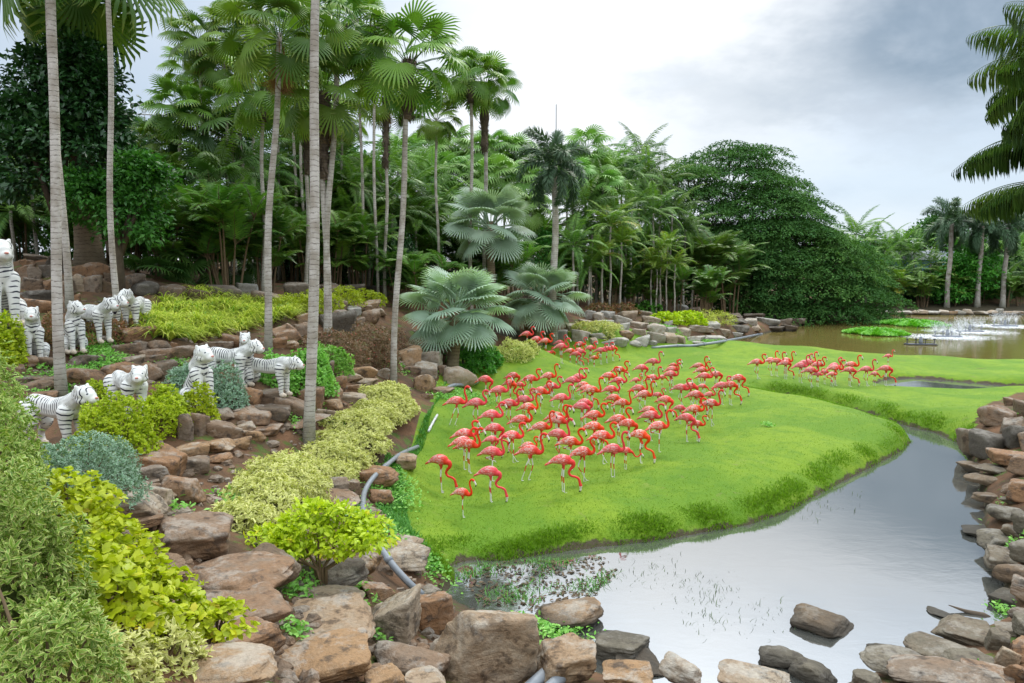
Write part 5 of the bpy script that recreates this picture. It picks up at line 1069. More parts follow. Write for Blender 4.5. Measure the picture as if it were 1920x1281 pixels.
NECKS = {
 'up': [(.17, .745, .075), (.25, .735, .052), (.305, .79, .040), (.30, .90, .031), (.262, 1.01, .028), (.25, 1.11, .027), (.275, 1.19, .028), (.33, 1.225, .034), (.385, 1.20, .040), (.42, 1.155, .030)],
 'ess': [(.17, .745, .075), (.25, .735, .052), (.315, .78, .040), (.315, .87, .032), (.25, .96, .029), (.215, 1.04, .028), (.24, 1.115, .028), (.305, 1.14, .032), (.365, 1.115, .040), (.40, 1.065, .030)],
 'down': [(.15, .76, .080), (.235, .735, .060), (.245, .65, .045), (.18, .57, .034), (.145, .49, .029), (.19, .415, .028), (.30, .39, .028), (.375, .345, .029), (.405, .25, .032), (.425, .185, .040), (.425, .135, .032)],
 'reach': [(.17, .745, .075), (.26, .72, .052), (.32, .65, .038), (.37, .57, .031), (.44, .53, .028), (.52, .545, .028), (.58, .60, .031), (.63, .645, .038), (.67, .62, .030)],
 'back': [(.15, .76, .080), (.235, .735, .060), (.245, .65, .045), (.17, .60, .034), (.05, .565, .029), (-.08, .57, .028), (-.19, .60, .028), (-.25, .57, .030), (-.27, .50, .038), (-.285, .45, .030)]}
BILLS = {'up': [(.425, 1.15, .027), (.455, 1.10, .024), (.462, 1.05, .018), (.445, 1.01, .009)], 'ess': [(.405, 1.06, .027), (.43, 1.01, .024), (.432, .96, .018), (.41, .925, .009)],
 'down': [(.425, .13, .027), (.425, .085, .024), (.405, .045, .018), (.37, .02, .009)], 'reach': [(.675, .615, .027), (.705, .575, .024), (.712, .53, .018), (.695, .49, .009)],
 'back': [(-.287, .445, .027), (-.29, .40, .024), (-.31, .36, .018), (-.34, .335, .009)]}
LEGS = {
 'stand': [[(.0, .05, .69, .045), (-.005, .05, .60, .020), (-.03, .05, .38, .0165), (-.015, .05, .18, .0115), (-.005, .05, .012, .012), (.05, .05, .010, .010)], [(.02, -.05, .69, .045), (.03, -.05, .60, .020), (.02, -.05, .38, .0165), (.04, -.05, .18, .0115), (.05, -.05, .012, .012), (.105, -.05, .010, .010)]],
 'stride': [[(.0, .05, .69, .045), (-.02, .05, .60, .020), (-.085, .05, .40, .0165), (.03, .05, .20, .0115), (.14, .05, .012, .012), (.195, .05, .010, .010)], [(.02, -.05, .69, .045), (.035, -.05, .60, .020), (.045, -.05, .36, .0165), (.035, -.05, .18, .0115), (.03, -.05, .012, .012), (.085, -.05, .010, .010)]],
 'lift': [[(.0, .05, .69, .045), (-.05, .05, .63, .022), (-.20, .05, .58, .0175), (-.08, .05, .555, .0125), (.05, .05, .52, .012), (.08, .05, .49, .010)], [(.02, -.05, .69, .045), (.02, -.05, .60, .020), (.01, -.05, .37, .0165), (.015, -.05, .18, .0115), (.02, -.05, .012, .012), (.075, -.05, .010, .010)]],
 'trail': [[(.0, .05, .69, .045), (.01, .05, .60, .020), (.05, .05, .39, .0165), (.0, .05, .20, .0115), (-.06, .05, .012, .012), (-.005, .05, .010, .010)], [(.02, -.05, .69, .045), (-.01, -.05, .60, .020), (-.10, -.05, .41, .0165), (-.16, -.05, .20, .0115), (-.22, -.05, .02, .012), (-.17, -.05, .010, .010)]]}
def flamingo_mesh(neck, legs):
    c3 = lambda l: ([(a, 0, b) for a, b, _ in l], [r for *_, r in l])
    hump = [(-.37, .675, .018), (-.29, .725, .045), (-.17, .775, .092), (-.03, .80, .128), (.09, .785, .120), (.17, .755, .078)]
    L = [('body', *c3(hump), .86), ('body', [(-.30, 0, .71), (-.40, 0, .655), (-.43, 0, .63)], [.035, .022, .010], 1.5), ('neck', *c3(NECKS[neck]), None)]
    for lg in LEGS[legs]: L.append(('leg', [q[:3] for q in lg], [q[3] for q in lg], None))
    V, F, kid, par, ax, kinds = fuse(L, .0085, 1, 'flamingo_body')
    col = np.zeros((len(V), 4)); kk = np.array(kinds)[kid]
    body = kk == 'body'; x = V[:, 0]; z = V[:, 2]
    red = np.array([.74, .030, .015]); pink = np.array([.76, .095, .075])
    tt = np.clip((x + .02) / .16, 0, 1)[:, None]; under = np.clip((.73 - z) / .05, 0, 1)[:, None]
    col[:, :3] = np.where(body[:, None], pink * (1 - np.maximum(tt, under * .8)) + red * np.maximum(tt, under * .8), red)
    col[:, 3] = np.where(body, np.clip((.13 - x) / .10, 0, 1) * np.clip((z - .68) / .05, 0, 1) + np.where(x < -.25, .3, 0), 0)
    lg = kk == 'leg'; p = par
    col[lg, :3] = np.where(((p[lg] < .16) | ((p[lg] > .40) & (p[lg] < .60)))[:, None], np.array([.62, .045, .03]), np.array([.70, .68, .66]))
    nk = kk == 'neck'; col[nk, :3] = np.where((p[nk] > .955)[:, None], np.array([.75, .62, .58]), red)
    me = mk('flamingo_body', V, F, M['flamingo'], {'paint': col})
    V2, F2, q, r = capsule([(a, 0, b) for a, b, _ in BILLS[neck]], [c for *_, c in BILLS[neck]], 8)
    par2 = np.argmin(np.linalg.norm(V2[:, None] - q[None], axis=-1), 1) / (len(q) - 1)
    pc = np.ones((len(V2), 4)); pc[:, :3] = np.where((par2 > .52)[:, None], np.array([.012, .012, .014]), np.array([.72, .66, .62]))
    bl = mk('flamingo_bill', V2, F2, M['bill'], {'paint': pc})
    return me, bl
EYE = None
FLM = {}
def flamingos():
    for nk in NECKS:
        for lg in (('stand', 'stride', 'lift', 'trail') if nk in ('up', 'ess') else ('stand', 'stride') if nk == 'down' else ('stand',)): FLM[(nk, lg)] = flamingo_mesh(nk, lg)
    b = MB(); V, F = ICO[2]; b.add(V * .006, F); eye = b.mesh('flamingo_eye', M['black'])
    EP = {'up': (.39, .038, 1.207), 'ess': (.37, .038, 1.12), 'down': (.43, .038, .18), 'reach': (.635, .036, .643), 'back': (-.275, .038, .495)}
    z1 = lambda x, y: (780 + .281 * x, 620 + .281 * y); z2 = lambda x, y: (1080 + .281 * x, 620 + .281 * y); z3 = lambda x, y: (1380 + .28125 * x, 560 + .28125 * y)
    A = """165,865 d|310,1080 u c|495,940 d|350,760 u|325,690 e l|315,630 e l|270,455 u t|400,475 e s|465,330 d|555,395 u s|650,300 d|620,485 u s|505,540 e|525,600 d|510,815 u l|505,725 d c|640,700 e s|700,585 e s|765,800 u t|752,765 e c|980,865 d|1110,810 e s|1030,740 e l|950,690 u s|835,640 u t|950,600 u|937,570 e|720,455 e|750,510 u s|765,320 e s|885,285 u|832,405 e l|905,370 e|970,445 u s|1045,330 u|1085,270 e|1120,360 d|1175,395 u|1105,505 d|1190,560 e s|630,165 d|695,185 e c|740,145 e|805,140 e s|865,155 e|885,125 u c|908,150 d c|960,110 u|970,165 e|835,205 r c|1030,135 u|1070,155 d|1100,140 d|1165,120 e|1190,180 e c|1095,110 e|610,1 x"""
    Bt = """75,385 d|175,700 e s|245,790 u|330,800 r c|430,695 d|350,620 d|285,590 e|310,480 u s|255,450 b|220,300 e s|285,325 e|290,260 e|235,390 e l|400,330 e c|440,245 d|515,205 u s|510,315 u|575,310 r c|632,290 u|642,255 u|650,228 e c|420,385 u s|455,435 u l|545,425 e c|600,460 d|500,565 e l|490,532 d|550,635 u l|695,515 d c|740,580 d|810,620 e c|790,525 e s|800,425 d s|900,480 u s|890,425 e c|700,380 e s|765,370 d s|845,370 r c|820,235 u|840,262 e|858,300 e|935,290 d|970,365 e|1030,360 d|1085,315 d|120,640 d|20,130 e|95,120 e|120,180 e c|165,130 e|205,122 e|245,120 d|60,480 d"""
    Ct = """140,420 e s|230,410 u s|272,415 u|335,412 u|330,430 d|430,460 u|455,428 u|490,420 u|500,460 u s|545,440 e|545,500 e c|592,488 d c|640,502 e c|662,462 e|655,448 e|770,440 u|760,475 d|870,470 u s|925,500 r c|1000,465 d|1012,440 u c"""
    L = []
    for txt, fn, grp in ((A, z1, 'main flock'), (Bt, z2, 'main flock'), (Ct, z3, 'small flock')):
        for q in txt.split('|'):
            s = q.replace(',', ' ').split(); x, y = float(s[0]), float(s[1]); k = s[2]; e = s[3:]
            if k != 'x': L.append((*fn(x, y), {'u': 'up', 'e': 'ess', 'd': 'down', 'r': 'reach', 'b': 'back'}[k], 'stride' if 's' in e else 'lift' if 'l' in e else 'trail' if 't' in e else 'stand', 'c' in e, grp))
    r = np.random.RandomState(6); objs = []
    for px, py, nk, lg, small, grp in L:
        s = (.70 if small else 1.0) * r.uniform(.96, 1.04); z = .45
        for _ in range(4): p = PZ(px, py, z + .775 * s); z = max(ground(p[0], p[1]), -.02)
        if (nk, lg) not in FLM: lg = 'stand'
        yaw = R_(r.uniform(-24, 16)) + (R_(-14) if nk == 'down' else 0)
        root = empty('flamingo_statue', (p[0], p[1], z - .004), yaw, s)
        me, bl = FLM[(nk, lg)]
        link('body', me, root); link('bill', bl, root)
        if py > 740:
            for sd in (1, -1): e = EP[nk]; o = link('eye', eye, root, (e[0], e[1] * sd * .95, e[2]))
        root['category'] = 'statue'; root['group'] = 'flamingo statues, ' + grp
        objs.append([root, px, py + 60 * 20 / depth(p), nk, lg, small, grp])
    # labels: pose, then row from the front and place in the row
    PN = {'up': 'raised-neck', 'ess': 'curved-neck', 'down': 'head-down', 'reach': 'low-reaching', 'back': 'tucked-head'}
    for grp, rows in (('main flock', 12), ('small flock', 3)):
        g = sorted([o for o in objs if o[6] == grp], key=lambda q: -q[2]); k = math.ceil(len(g) / rows)
        for i in range(rows):
            row = sorted(g[i * k:(i + 1) * k], key=lambda q: q[1])
            rn = ('the big flock, ' if grp == 'main flock' else 'the small right flock, ') + ('front row' if i == 0 else 'rearmost row' if i == rows - 1 else ORD[i].strip() + ' row')
            for j, q in enumerate(row):
                pos = 'leftmost' if j == 0 else 'rightmost' if j == len(row) - 1 else ORD[j].strip() + ' from left'
                q[0]['label'] = f"{'small ' if q[5] else ''}{PN[q[3]]} flamingo statue, {pos} in {rn}"
flamingos()
# --- tiger statues
def tiger_mat():
    m, t = mat('white_tiger_paint')
    s = t.attr('stripe').outputs['Fac']; a = t.attr('mask').outputs['Fac']; bf = t.attr('buff').outputs['Fac']
    tc = t.n('ShaderNodeTexCoord').outputs['Object']; oi = t.n('ShaderNodeObjectInfo').outputs['Random']
    sh = t.vmath('ADD', tc, t.n('ShaderNodeCombineXYZ', X=t.math('MULTIPLY', oi, 13.), Y=t.math('MULTIPLY', oi, 7.), Z=0.).outputs[0]).outputs[0]
    w = t.noise(sh, 2.4, 2, .5); br = t.noise(sh, 5.0, 2, .5, .3)
    ph = t.math('FRACT', t.math('ADD', t.math('MULTIPLY', s, 1.0), t.math('MULTIPLY', w, 2.2)))
    tri = t.math('ABSOLUTE', t.math('SUBTRACT', ph, .5))                      # 0 at the stripe's middle
    wid = t.math('MULTIPLY', t.math('MULTIPLY', t.step(br, .30, .55), .20), a)
    blk = t.step(tri, t.math('ADD', wid, .0), t.math('SUBTRACT', wid, .055))
    nd = blk.node
    col = t.mix(bf, (.69, .69, .65), (.56, .44, .31))
    col = t.mix(t.math('MULTIPLY', t.noise(sh, 9, 4), .12), col, (.5, .47, .4))
    col = t.mix(blk, col, (.022, .022, .038))
    fin(t, prin(t, col, .5, .35, bump(t, t.noise(sh, 60, 2), .15, .004)).outputs[0]); return m
M['tiger'] = tiger_mat(); M['nose'] = plain('pink_nose', (.55, .24, .2), .5); M['tiger_eye'] = plain('dark_blue_eye', (.02, .03, .045), .25, .5)
def tiger_mesh(pose, turn=0.0, droop=0.0):
    """x forward; the head may turn (radians, + to its left)"""
    L = []
    if pose == 'stand':
        NK, HD = np.array([.52, 0, .93]), np.array([.80, 0, 1.08 + droop]); sp = [(-.72, 0, .80), (-.56, 0, .82), (-.30, 0, .80), (0, 0, .77), (.28, 0, .80), (.46, 0, .84)]; sr = [.115, .175, .185, .19, .21, .19]
        L += [('torso', sp, sr, .80)]
        for y in (.135, -.135):
            L += [('leg', [(.45, y * .85, .76), (.44, y, .56), (.47, y, .34), (.46, y, .12), (.50, y, .055), (.57, y, .05)], [.155, .105, .075, .062, .07, .058], None),
                  ('hind', [(-.58, y * .9, .74), (-.50, y, .56), (-.46, y * 1.05, .44), (-.62, y * 1.05, .28), (-.62, y * 1.05, .12), (-.57, y, .055), (-.50, y, .05)], [.18, .15, .10, .062, .058, .068, .058], None)]
        L += [('tail', [(-.80, 0, .80), (-.95, 0, .62), (-1.02, 0, .40), (-1.06, .03, .22), (-1.16, .06, .17)], [.06, .042, .038, .036, .03], None)]
    else:
        NK, HD = np.array([.10, 0, .95]), np.array([.25, 0, 1.19 + droop]); sp = [(-.32, 0, .22), (-.22, 0, .42), (-.06, 0, .62), (.08, 0, .80), (.12, 0, .94)]; sr = [.20, .215, .205, .20, .165]
        L += [('torso', sp, sr, .88)]
        for y in (.12, -.12):
            L += [('leg', [(.13, y * .9, .76), (.20, y, .55), (.22, y, .34), (.22, y, .12), (.26, y, .055), (.33, y, .05)], [.14, .095, .075, .064, .072, .06], None),
                  ('hind', [(-.26, y * 1.3, .24), (-.12, y * 1.7, .33), (.04, y * 1.85, .24), (-.04, y * 1.85, .08), (.08, y * 1.8, .055), (.19, y * 1.8, .05)], [.15, .135, .105, .066, .066, .058], None)]
        L += [('tail', [(-.48, 0, .10), (-.66, .12, .05), (-.70, .32, .045), (-.55, .50, .045)], [.06, .045, .04, .035], None)]
    ct, st = math.cos(turn), math.sin(turn)
    def T(p):   # local head coordinates -> body
        p = np.asarray(p, float) * 1.03; return tuple(HD + np.array([p[0] * ct - p[1] * st, p[0] * st + p[1] * ct, p[2]]))
    bk = T((-.06, 0, -.02))
    L += [('neck', [tuple(NK - [.10, 0, .06]), tuple(NK * .5 + np.array(bk) * .5), bk], [.185, .16, .15], None),
          ('head', [T((-.07, 0, .02)), T((.03, 0, .02)), T((.11, 0, -.01))], [.15, .165, .12], None),
          ('muz', [T((.12, 0, -.045)), T((.20, 0, -.065))], [.095, .078], 1.12), ('head', [T((.0, .08, -.07)), T((.07, .06, -.075))], [.085, .07], None), ('head', [T((.0, -.08, -.07)), T((.07, -.06, -.075))], [.085, .07], None),
          ('muz', [T((.10, 0, -.125)), T((.17, 0, -.125))], [.045, .036], None)]
    for y in (1, -1): L += [('ear', [T((-.05, y * .10, .115)), T((-.045, y * .118, .168))], [.05, .03], None)]
    V, F, kid, par, ax, kinds = fuse(L, .017, 4, 'tiger_body'); kk = np.array(kinds)[kid]
    s = np.zeros(len(V)); a = np.ones(len(V)); bf = np.zeros(len(V))
    rel = V - ax; up = rel[:, 2] / (np.linalg.norm(rel, axis=1) + 1e-6)
    to = kk == 'torso'
    lon = par * 15
    s[to] = lon[to]
    if pose == 'stand': a[to] = np.clip((up[to] + .75) / .6, 0, 1.1)
    else: fr = rel[:, 0] / (np.linalg.norm(rel, axis=1) + 1e-6); a[to] = np.clip(1.05 - np.abs(V[to, 1]) * .3, .6, 1)
    for k, f in (('leg', 9.), ('hind', 10.)):
        q = kk == k; s[q] = par[q] * f * (1.0 if k == 'leg' else 1.1); a[q] = np.clip(1.15 - par[q] * .9, .0, .85); bf[q] = np.clip((par[q] - .72) * 3, 0, .8)
    q = kk == 'tail'; s[q] = par[q] * 12
    q = kk == 'neck'; s[q] = par[q] * 13 + 2; a[q] = np.clip(up[q] * .5 + .75, .3, .95)
    HDv = V - HD; lx = HDv[:, 0] * ct + HDv[:, 1] * st; ly = -HDv[:, 0] * st + HDv[:, 1] * ct; lz = HDv[:, 2]
    q = kk == 'head'; s[q] = lx[q] * 17 + np.abs(lz[q]) * 9 + np.abs(ly[q]) * 5 + 3; a[q] = np.clip(1.0 - (lx[q] - .07) * 9, 0, 1.0)
    q = kk == 'muz'; a[q] = 0.0; bf[q] = .05
    q = kk == 'ear'; s[q] = .5; a[q] = np.where((lz[q] > .17) & (lx[q] < -.05), .9, .0)
    me = mk('tiger_body', V, F, M['tiger'], {'stripe': s, 'mask': a, 'buff': bf})
    # face pieces
    b = MB(); Vi, Fi = ICO[3]; b.add(Vi * [.03, .032, .02] @ rotz(turn).T + T((.262, 0, -.03)), Fi); nose = b.mesh('tiger_nose', M['nose'])
    eyes = []
    for y in (1, -1):
        b = MB(); b.add(Vi * [.026, .036, .022] @ rotz(turn).T + T((.148, y * .062, .038)), Fi); eyes.append(b.mesh('tiger_eye', M['tiger_eye']))
    return me, nose, eyes
def tigers():
    S = [('sit', .1, 0, 8, 612, 17.7, -48, 1.5, 'giant sitting white tiger statue cut by the left edge', 160),
     ('sit', -.05, 0, 66, 676, None, -58, .95, 'white tiger statue sitting upright facing the viewer near the left edge', 0),
     ('sit', .45, 0, 140, 660, None, -40, .95, 'white tiger statue sitting sideways, head turned right, right of the thick trunk', 0),
     ('stand', .1, -.03, 176, 640, None, -28, .95, 'front one of two paired striding white tiger statues', 0),
     ('stand', .2, .02, 192, 634, 20.6, -24, .95, 'rear one of two paired striding white tiger statues', 0),
     ('stand', -.6, 0, 256, 618, None, -80, .95, 'white tiger statue standing in the yellow grass, looking left', 0),
     ('stand', .12, -.02, 108, 842, None, -24, 1.0, 'lowest white tiger statue, walking right behind the silver bush', 0),
     ('stand', -.5, -.04, 242, 785, None, -46, .97, 'white tiger statue waist-deep in the yellow-green bush', 0),
     ('sit', .15, -.02, 374, 765, None, -38, 1.06, 'white tiger statue sitting tall behind the small yellow shrub', 0),
     ('stand', .05, -.03, 434, 722, None, -22, .92, 'white tiger statue walking behind the grey-green bush', 0),
     ('sit', -.1, 0, 462, 705, None, -70, .85, 'small sitting white tiger statue half hidden behind two walking ones', 0),
     ('stand', .0, -.20, 504, 740, None, -16, .90, 'white tiger statue with lowered head walking right along a flat rock', 0)]
    for pose, turn, dr, px, py, d, hd, sc, lab, _ in S:
        p = G(px, py) if d is None else P(px, py, d)
        g = ground(p[0], p[1]); z = p[2] if abs(g - p[2]) < .6 else g
        root = empty('tiger_statue', (p[0], p[1], z - .02), R_(hd), sc)
        me, nose, eyes = tiger_mesh(pose, turn, dr); link('body', me, root); link('nose', nose, root)
        for e in eyes: link('eye', e, root)
        tag(root, lab, 'statue', 'white tiger statues')
tigers()
# ------------------------------------------------------------------ pipes, fountains, frames
def small_things():
    def pipe(name, pix, rad, m, label, zs=None, n=10, cut=False, group=None):
        pts = []
        for i, q in enumerate(pix): p = G(q[0], q[1]); pts.append(p + [0, 0, (q[2] if len(q) > 2 else .08)])
        pts = np.array(pts); u = np.linspace(0, len(pts) - 1, (len(pts) - 1) * 5 + 1)
        ap = np.concatenate([2 * pts[:1] - pts[1:2], pts, 2 * pts[-1:] - pts[-2:-1]]); i = np.minimum(u.astype(int), len(pts) - 2); t = (u - i)[:, None]; p0, p1, p2, p3 = ap[i], ap[i + 1], ap[i + 2], ap[i + 3]
        q = .5 * (2 * p1 + (p2 - p0) * t + (2 * p0 - 5 * p1 + 4 * p2 - p3) * t ** 2 + (3 * p1 - p0 - 3 * p2 + p3) * t ** 3)
        root = empty(name, q[0]); b = MB(); b.tube(q - q[0], rad, n); b.build('hose', m, root)
        k = len(q)
        for f in (.22, .47, .78):
            j = min(int(f * k), k - 2); dv = unit(q[j + 1] - q[j]); b = MB(); b.tube(np.array([q[j] - dv * .05, q[j] + dv * .05]) - q[0], rad * 1.22, n); b.build('coupling', M['pale_pipe'] if m is M['pipe_blue'] else m, root)
        return tag(root, label, 'pipe', group)
    pipe('drain_pipe', [(783, 843), (752, 860, .12), (728, 893, .3), (700, 925, .35), (683, 948, .25), (682, 985, .2), (690, 1020, .3), (705, 1052, .35), (735, 1085, .25), (765, 1108, .15), (792, 1122, .06)], .056, M['pipe'], 'grey flexible pipe winding from the lawn past the lime tree into the marsh')
    pipe('drain_pipe', [(836, 742, .05), (840, 733, .12), (856, 728, .12), (880, 727, .10), (896, 719, .08)], .065, M['pipe'], 'short grey pipe curving round the grey boulder under the silver palm')
    pipe('drain_pipe', [(803, 812, .04), (811, 798, .07), (820, 784, .10)], .035, M['pale_pipe'], 'short pale pipe stub sticking out of the lawn edge')
    pipe('drain_pipe', [(1222, 654, .05), (1270, 651, .08), (1300, 650, .06), (1360, 641, .05), (1420, 629, .05), (1490, 614, .05)], .09, M['pipe'], 'long thin pipe along the far bank water line')
    for i, (a, b_, lab) in enumerate((((1000, 1283), (1036, 1250), 'left one of two cut grey pipe ends at the bottom edge'), ((1036, 1285), (1073, 1250), 'right one of two cut grey pipe ends at the bottom edge'))):
        e = P(*b_, 9.3); s = e + (P(*a, 8.75) - e) * 1.7; root = empty('pipe_end', e); dv = s - e; b = MB(); b.tube([(0, 0, 0), tuple(dv * .5), tuple(dv)], .075, 16, False); b.tube([tuple(dv), tuple(dv * .5), (0, 0, 0)], .062, 16, False); b.build('tube', M['pipe'], root)
        b = MB(); u = unit(dv); b.tube([tuple(-u * .006), tuple(u * .05)], .083, 16, False); b.tube([tuple(u * .05), tuple(-u * .006)], .060, 16, False); b.build('collar', M['pipe'], root)
        tag(root, lab, 'pipe', 'cut pipe ends at the bottom')
    r = np.random.RandomState(13)
    tv, tf, te = leaf_s(.5, .0)
    def aerator(px, py, spray, lab):
        c = PZ(px, py, 0); d = depth(c); root = empty('lake_fountain', (c[0], c[1], 0)); root.rotation_euler = (0, 0, R_(-8)); root.scale = (.37, .37, .40); w = 2.6
        for y in (-.55, .55):
            b = MB(); b.tube([(-w - .3, y, .05), (-w, y, .10), (w, y, .10), (w + .3, y, .05)], [.10, .2, .2, .10], 8); b.build('float', M['dark_metal'] if not spray else M['steel'], root)
        for x in (-w * .95, -w * .35, w * .33, w * .95):
            b = MB(); b.tube([(x, 0, .1), (x, 0, .55), (x, 0, .95)], [.10, .09, .08], 8); b.tube([(x, 0, .92), (x, 0, 1.0), (x, 0, 1.16)], [.12, .26, .24], 10); b.build('nozzle', M['steel'] if spray else M['dark_metal'], root)
        b = MB(); b.tube([(0, 0, .1), (0, 0, .7), (0, 0, 1.3), (0, 0, 1.55)], [.36, .36, .30, .16], 10); b.build('motor', M['steel'], root)
        b = MB(); b.box((0, 0, .2), (2 * w, .12, .10)); b.box((0, 0, .62), (2 * w, .05, .05)); b.build('crossbar', M['steel'], root)
        for x in (-.75, .55): b = MB(); b.tube([(x, 0, .2), (x, 0, 3.3)], .03, 5); b.build('rod', M['dark_metal'], root)
        if spray:
            b = MB(); n = 5200; x0 = r.choice([-w * .95, -w * .35, w * .33, w * .95], n); az = r.uniform(0, 2 * PI, n); sp = r.uniform(3.0, 7.0, n); el = r.uniform(.95, 1.5, n); t = r.rand(n) * 1.4
            vx, vz = sp * np.cos(el) * .7, sp * np.sin(el); z = 1.1 + vz * t - 4.9 * t * t; k = z > 0.02
            p = np.stack([x0 + np.cos(az) * vx * t * 1.3, np.sin(az) * vx * t, z], -1)[k]; dirs = np.stack([np.cos(az) * vx, np.sin(az) * vx, vz - 9.8 * t], -1)[k]
            b.scat(tv, tf, p, frames(dirs, r.randn(len(p), 3)), r.uniform(.06, .17, len(p)), .5, te); b.build('spray', M['white'], root)['kind'] = 'stuff'
            # churned foam: flat flecks of every size thinning outwards
            n = 5200; a = r.uniform(0, 2 * PI, n); rr = 8.2 * r.rand(n) ** .62; p = np.stack([np.cos(a) * rr * 1.25, np.sin(a) * rr * .95, .012 + .05 * np.exp(-rr / 3) * r.rand(n)], -1)
            hexv = np.array([(math.cos(i * PI / 3), .8 * math.sin(i * PI / 3), 0) for i in range(6)]); hexf = np.array([(0, 1, 2), (0, 2, 3), (0, 3, 4), (0, 4, 5)])
            s = r.uniform(.05, .30, n) * (1.15 - rr / 9.5)
            b = MB().scat(hexv, hexf, p, frames(np.stack([np.cos(a * 3), np.sin(a * 3), .02 * r.randn(n)], -1), np.array([0, 0, 1.]) + .06 * r.randn(n, 3)), s, .5); b.build('foam', M['white'], root)['kind'] = 'stuff'
        return tag(root, lab, 'fountain', 'aerator fountains on the lake')
    aerator(1776, 632, True, 'nearest spraying fountain on the lake')
    aerator(1818, 622, True, 'middle spraying fountain on the lake, with dark motor')
    aerator(1884, 612, True, 'farthest spraying fountain, near the right edge')
    aerator(1726, 647, False, 'idle dark aerator raft without spray, left of the fountains')
    # driftwood and thin masts
    c = PZ(1822, 1150, 0); b = MB(); b.tube([(-.32, .14, .10), (-.1, .02, .05), (.16, -.08, .02), (.24, -.12, .0)], [.008, .03, .05, .03], 7); tag(b.build('driftwood', M['bark'], None, (c[0], c[1], -.02)), 'dark pointed driftwood log floating near the right bank', 'log')
    for px, y0, d, lab in ((1043, 196, 60, 'thin dark mast rising above the foxtail palm'), (1174, 275, 70, 'thin dark mast above the palms left of the rain tree')):
        t = P(px, y0, d); g = ground(t[0], t[1]); b = MB(); b.tube([(0, 0, 0), (0, 0, (t[2] - g) * .6), (0, 0, t[2] - g)], [.07, .05, .03], 6); tag(b.build('mast', M['dark_metal'], None, (t[0], t[1], g)), lab, 'mast', 'thin masts behind the trees')
    # pale lattice roof frame beyond the trees at the left
    a, e = P(-60, 178, 62), P(335, 178, 66); g = ground(a[0], a[1]); root = empty('lattice_frame', (a[0], a[1], g)); A = np.array([0, 0, 0.]); E = np.array([e[0] - a[0], e[1] - a[1], 0]); Lx = np.linalg.norm(E); ux = E / Lx; top = a[2] - g
    for k in range(9): b = MB(); p = ux * Lx * k / 8; b.tube([tuple(p), tuple(p + [0, 0, top])], .16, 6); b.build('post', M['frame_white'], root)
    b = MB()
    for dz in (0, .9, 1.8, 2.7, 3.6, 5.5, 7.5): b.tube([(0, 0, top - dz), tuple(E + [0, 0, top - dz])], .09, 5)
    for k in range(34):
        p = ux * Lx * k / 34; q = ux * Lx * (k + 1) / 34; z0, z1 = (top, top - .9) if k % 2 else (top - .9, top); b.tube([tuple(p + [0, 0, z0]), tuple(q + [0, 0, z1])], .06, 4); b.tube([tuple(p + [0, 0, top - 1.8]), tuple(p + [0, 0, top])], .05, 4)
    b.build('lattice', M['frame_white'], root); tag(root, 'pale steel lattice frame showing between the trees at upper left', 'frame')
    c = P(1722, 530, 112); g = ground(c[0], c[1]); root = empty('blue_shed', (c[0], c[1], g)); b = MB(); b.box((0, 0, 2.6), (9, 5, 5.2)); b.build('wall', M['blue_wall'], root)
    b = MB(); b.add([(-5, -3, 5.2), (5, -3, 5.2), (5, 3, 5.2), (-5, 3, 5.2), (-5, 0, 6.5), (5, 0, 6.5)], [(0, 1, 5), (0, 5, 4), (2, 3, 4), (2, 4, 5), (0, 4, 3), (1, 2, 5), (0, 2, 1), (0, 3, 2)]); b.build('roof', M['steel'], root, smooth=False)
    tag(root, 'light blue shed glimpsed through the trees of the far shore', 'shed')
small_things()
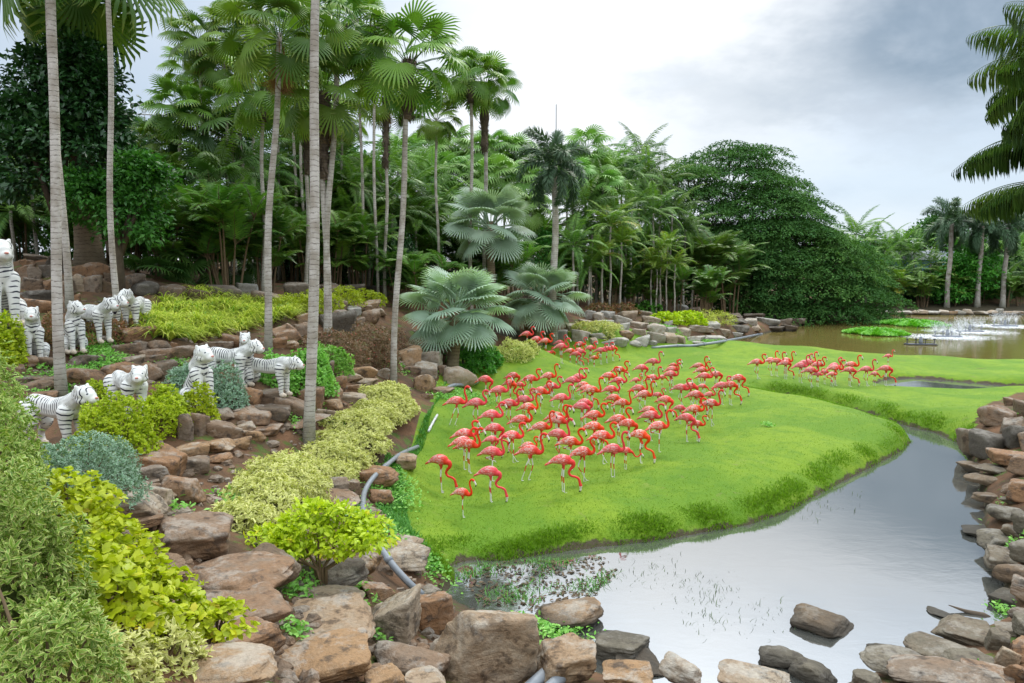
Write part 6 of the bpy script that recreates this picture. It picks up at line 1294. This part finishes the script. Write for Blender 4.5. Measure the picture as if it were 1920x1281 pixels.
# ------------------------------------------------------------------ labels of the many look-alikes
MARKS = [(96, 785, 'the lowest tiger'), (245, 735, 'the bush-hidden tiger'), (375, 700, 'the tall sitting tiger'), (508, 690, 'the tiger with lowered head'), (66, 640, 'the upright sitting tiger'), (140, 620, 'the side-sitting tiger'), (190, 600, 'the paired tigers'), (255, 590, 'the tiger in the grass'),
 (580, 800, 'the tallest palm trunk foot'), (738, 715, 'the hedge-end palm foot'), (502, 640, 'the dead-frond palm foot'), (614, 640, 'the twin palm trunks foot'), (850, 690, 'the broad silver palm foot'), (1010, 640, 'the smaller silver palm foot'), (222, 520, 'the slim palm trunk'), (118, 520, 'the thick palm trunk'), (600, 1000, 'the small lime tree'), (450, 900, 'the pale hedge middle'), (690, 780, 'the pale hedge top'), (380, 850, 'the hedge rock steps'), (250, 960, 'the lime groundcover'),
 (560, 680, 'the light green mound'), (680, 650, 'the reddish shrubs'), (620, 560, 'the feathery yellow bank'), (400, 600, 'the yellow strap grass'), (900, 680, 'the bright green bush'),
 (1115, 617, 'the pale far-bank mound'), (1270, 597, 'the bright yellow far-bank mound'), (1345, 597, 'the yellow grassy mound'), (1200, 640, 'the lawn end of the far bank'), (1420, 600, 'the dark tiers'), (1500, 600, 'the shaded lake corner'), (1640, 590, 'the small plant raft'), (1710, 585, 'the large plant raft'), (1776, 580, 'the nearest fountain'), (1884, 580, 'the farthest fountain'),
 (1840, 840, 'the stream mouth'), (1880, 960, 'the upper right bank'), (1880, 1080, 'the middle right bank'), (1750, 1210, 'the lower right corner'), (1880, 1200, 'the driftwood log'), (1880, 780, 'the grass bank end')]
where_labels([(o, d, x, y) for o, x, y, d, l, w in ROCKS if not l], MARKS)
for o, x, y, d, l, w in ROCKS:
    if l: o['label'] = l
MT = [(100, 250, 'the dark glossy broadleaf tree'), (250, 380, 'the bright small tree at left'), (380, 180, 'the upper left gap'), (510, 200, 'the dead-frond palm trunk'), (590, 300, 'the tallest palm trunk'), (625, 400, 'the twin palm trunks'), (750, 300, 'the hedge-end palm trunk'), (815, 300, 'the thin low-headed palm'), (890, 250, 'the round-headed palm pair'), (925, 430, 'the tall silver palm'), (1040, 350, 'the foxtail palm'), (1240, 500, 'the slender palm row'), (1180, 380, 'the rain tree flank'), (1140, 500, 'the yellowish feather palm'), (1600, 500, 'the rain tree foot'), (1720, 530, 'the blue shed'), (1800, 520, 'the bright far-shore tree'), (1890, 500, 'the rightmost grey-headed palm'), (350, 480, 'the low fan palms'), (450, 400, 'the dark left wood'), (40, 380, 'the left edge wood'), (700, 480, 'the dark centre wood')]
where_labels(TREES, MT)
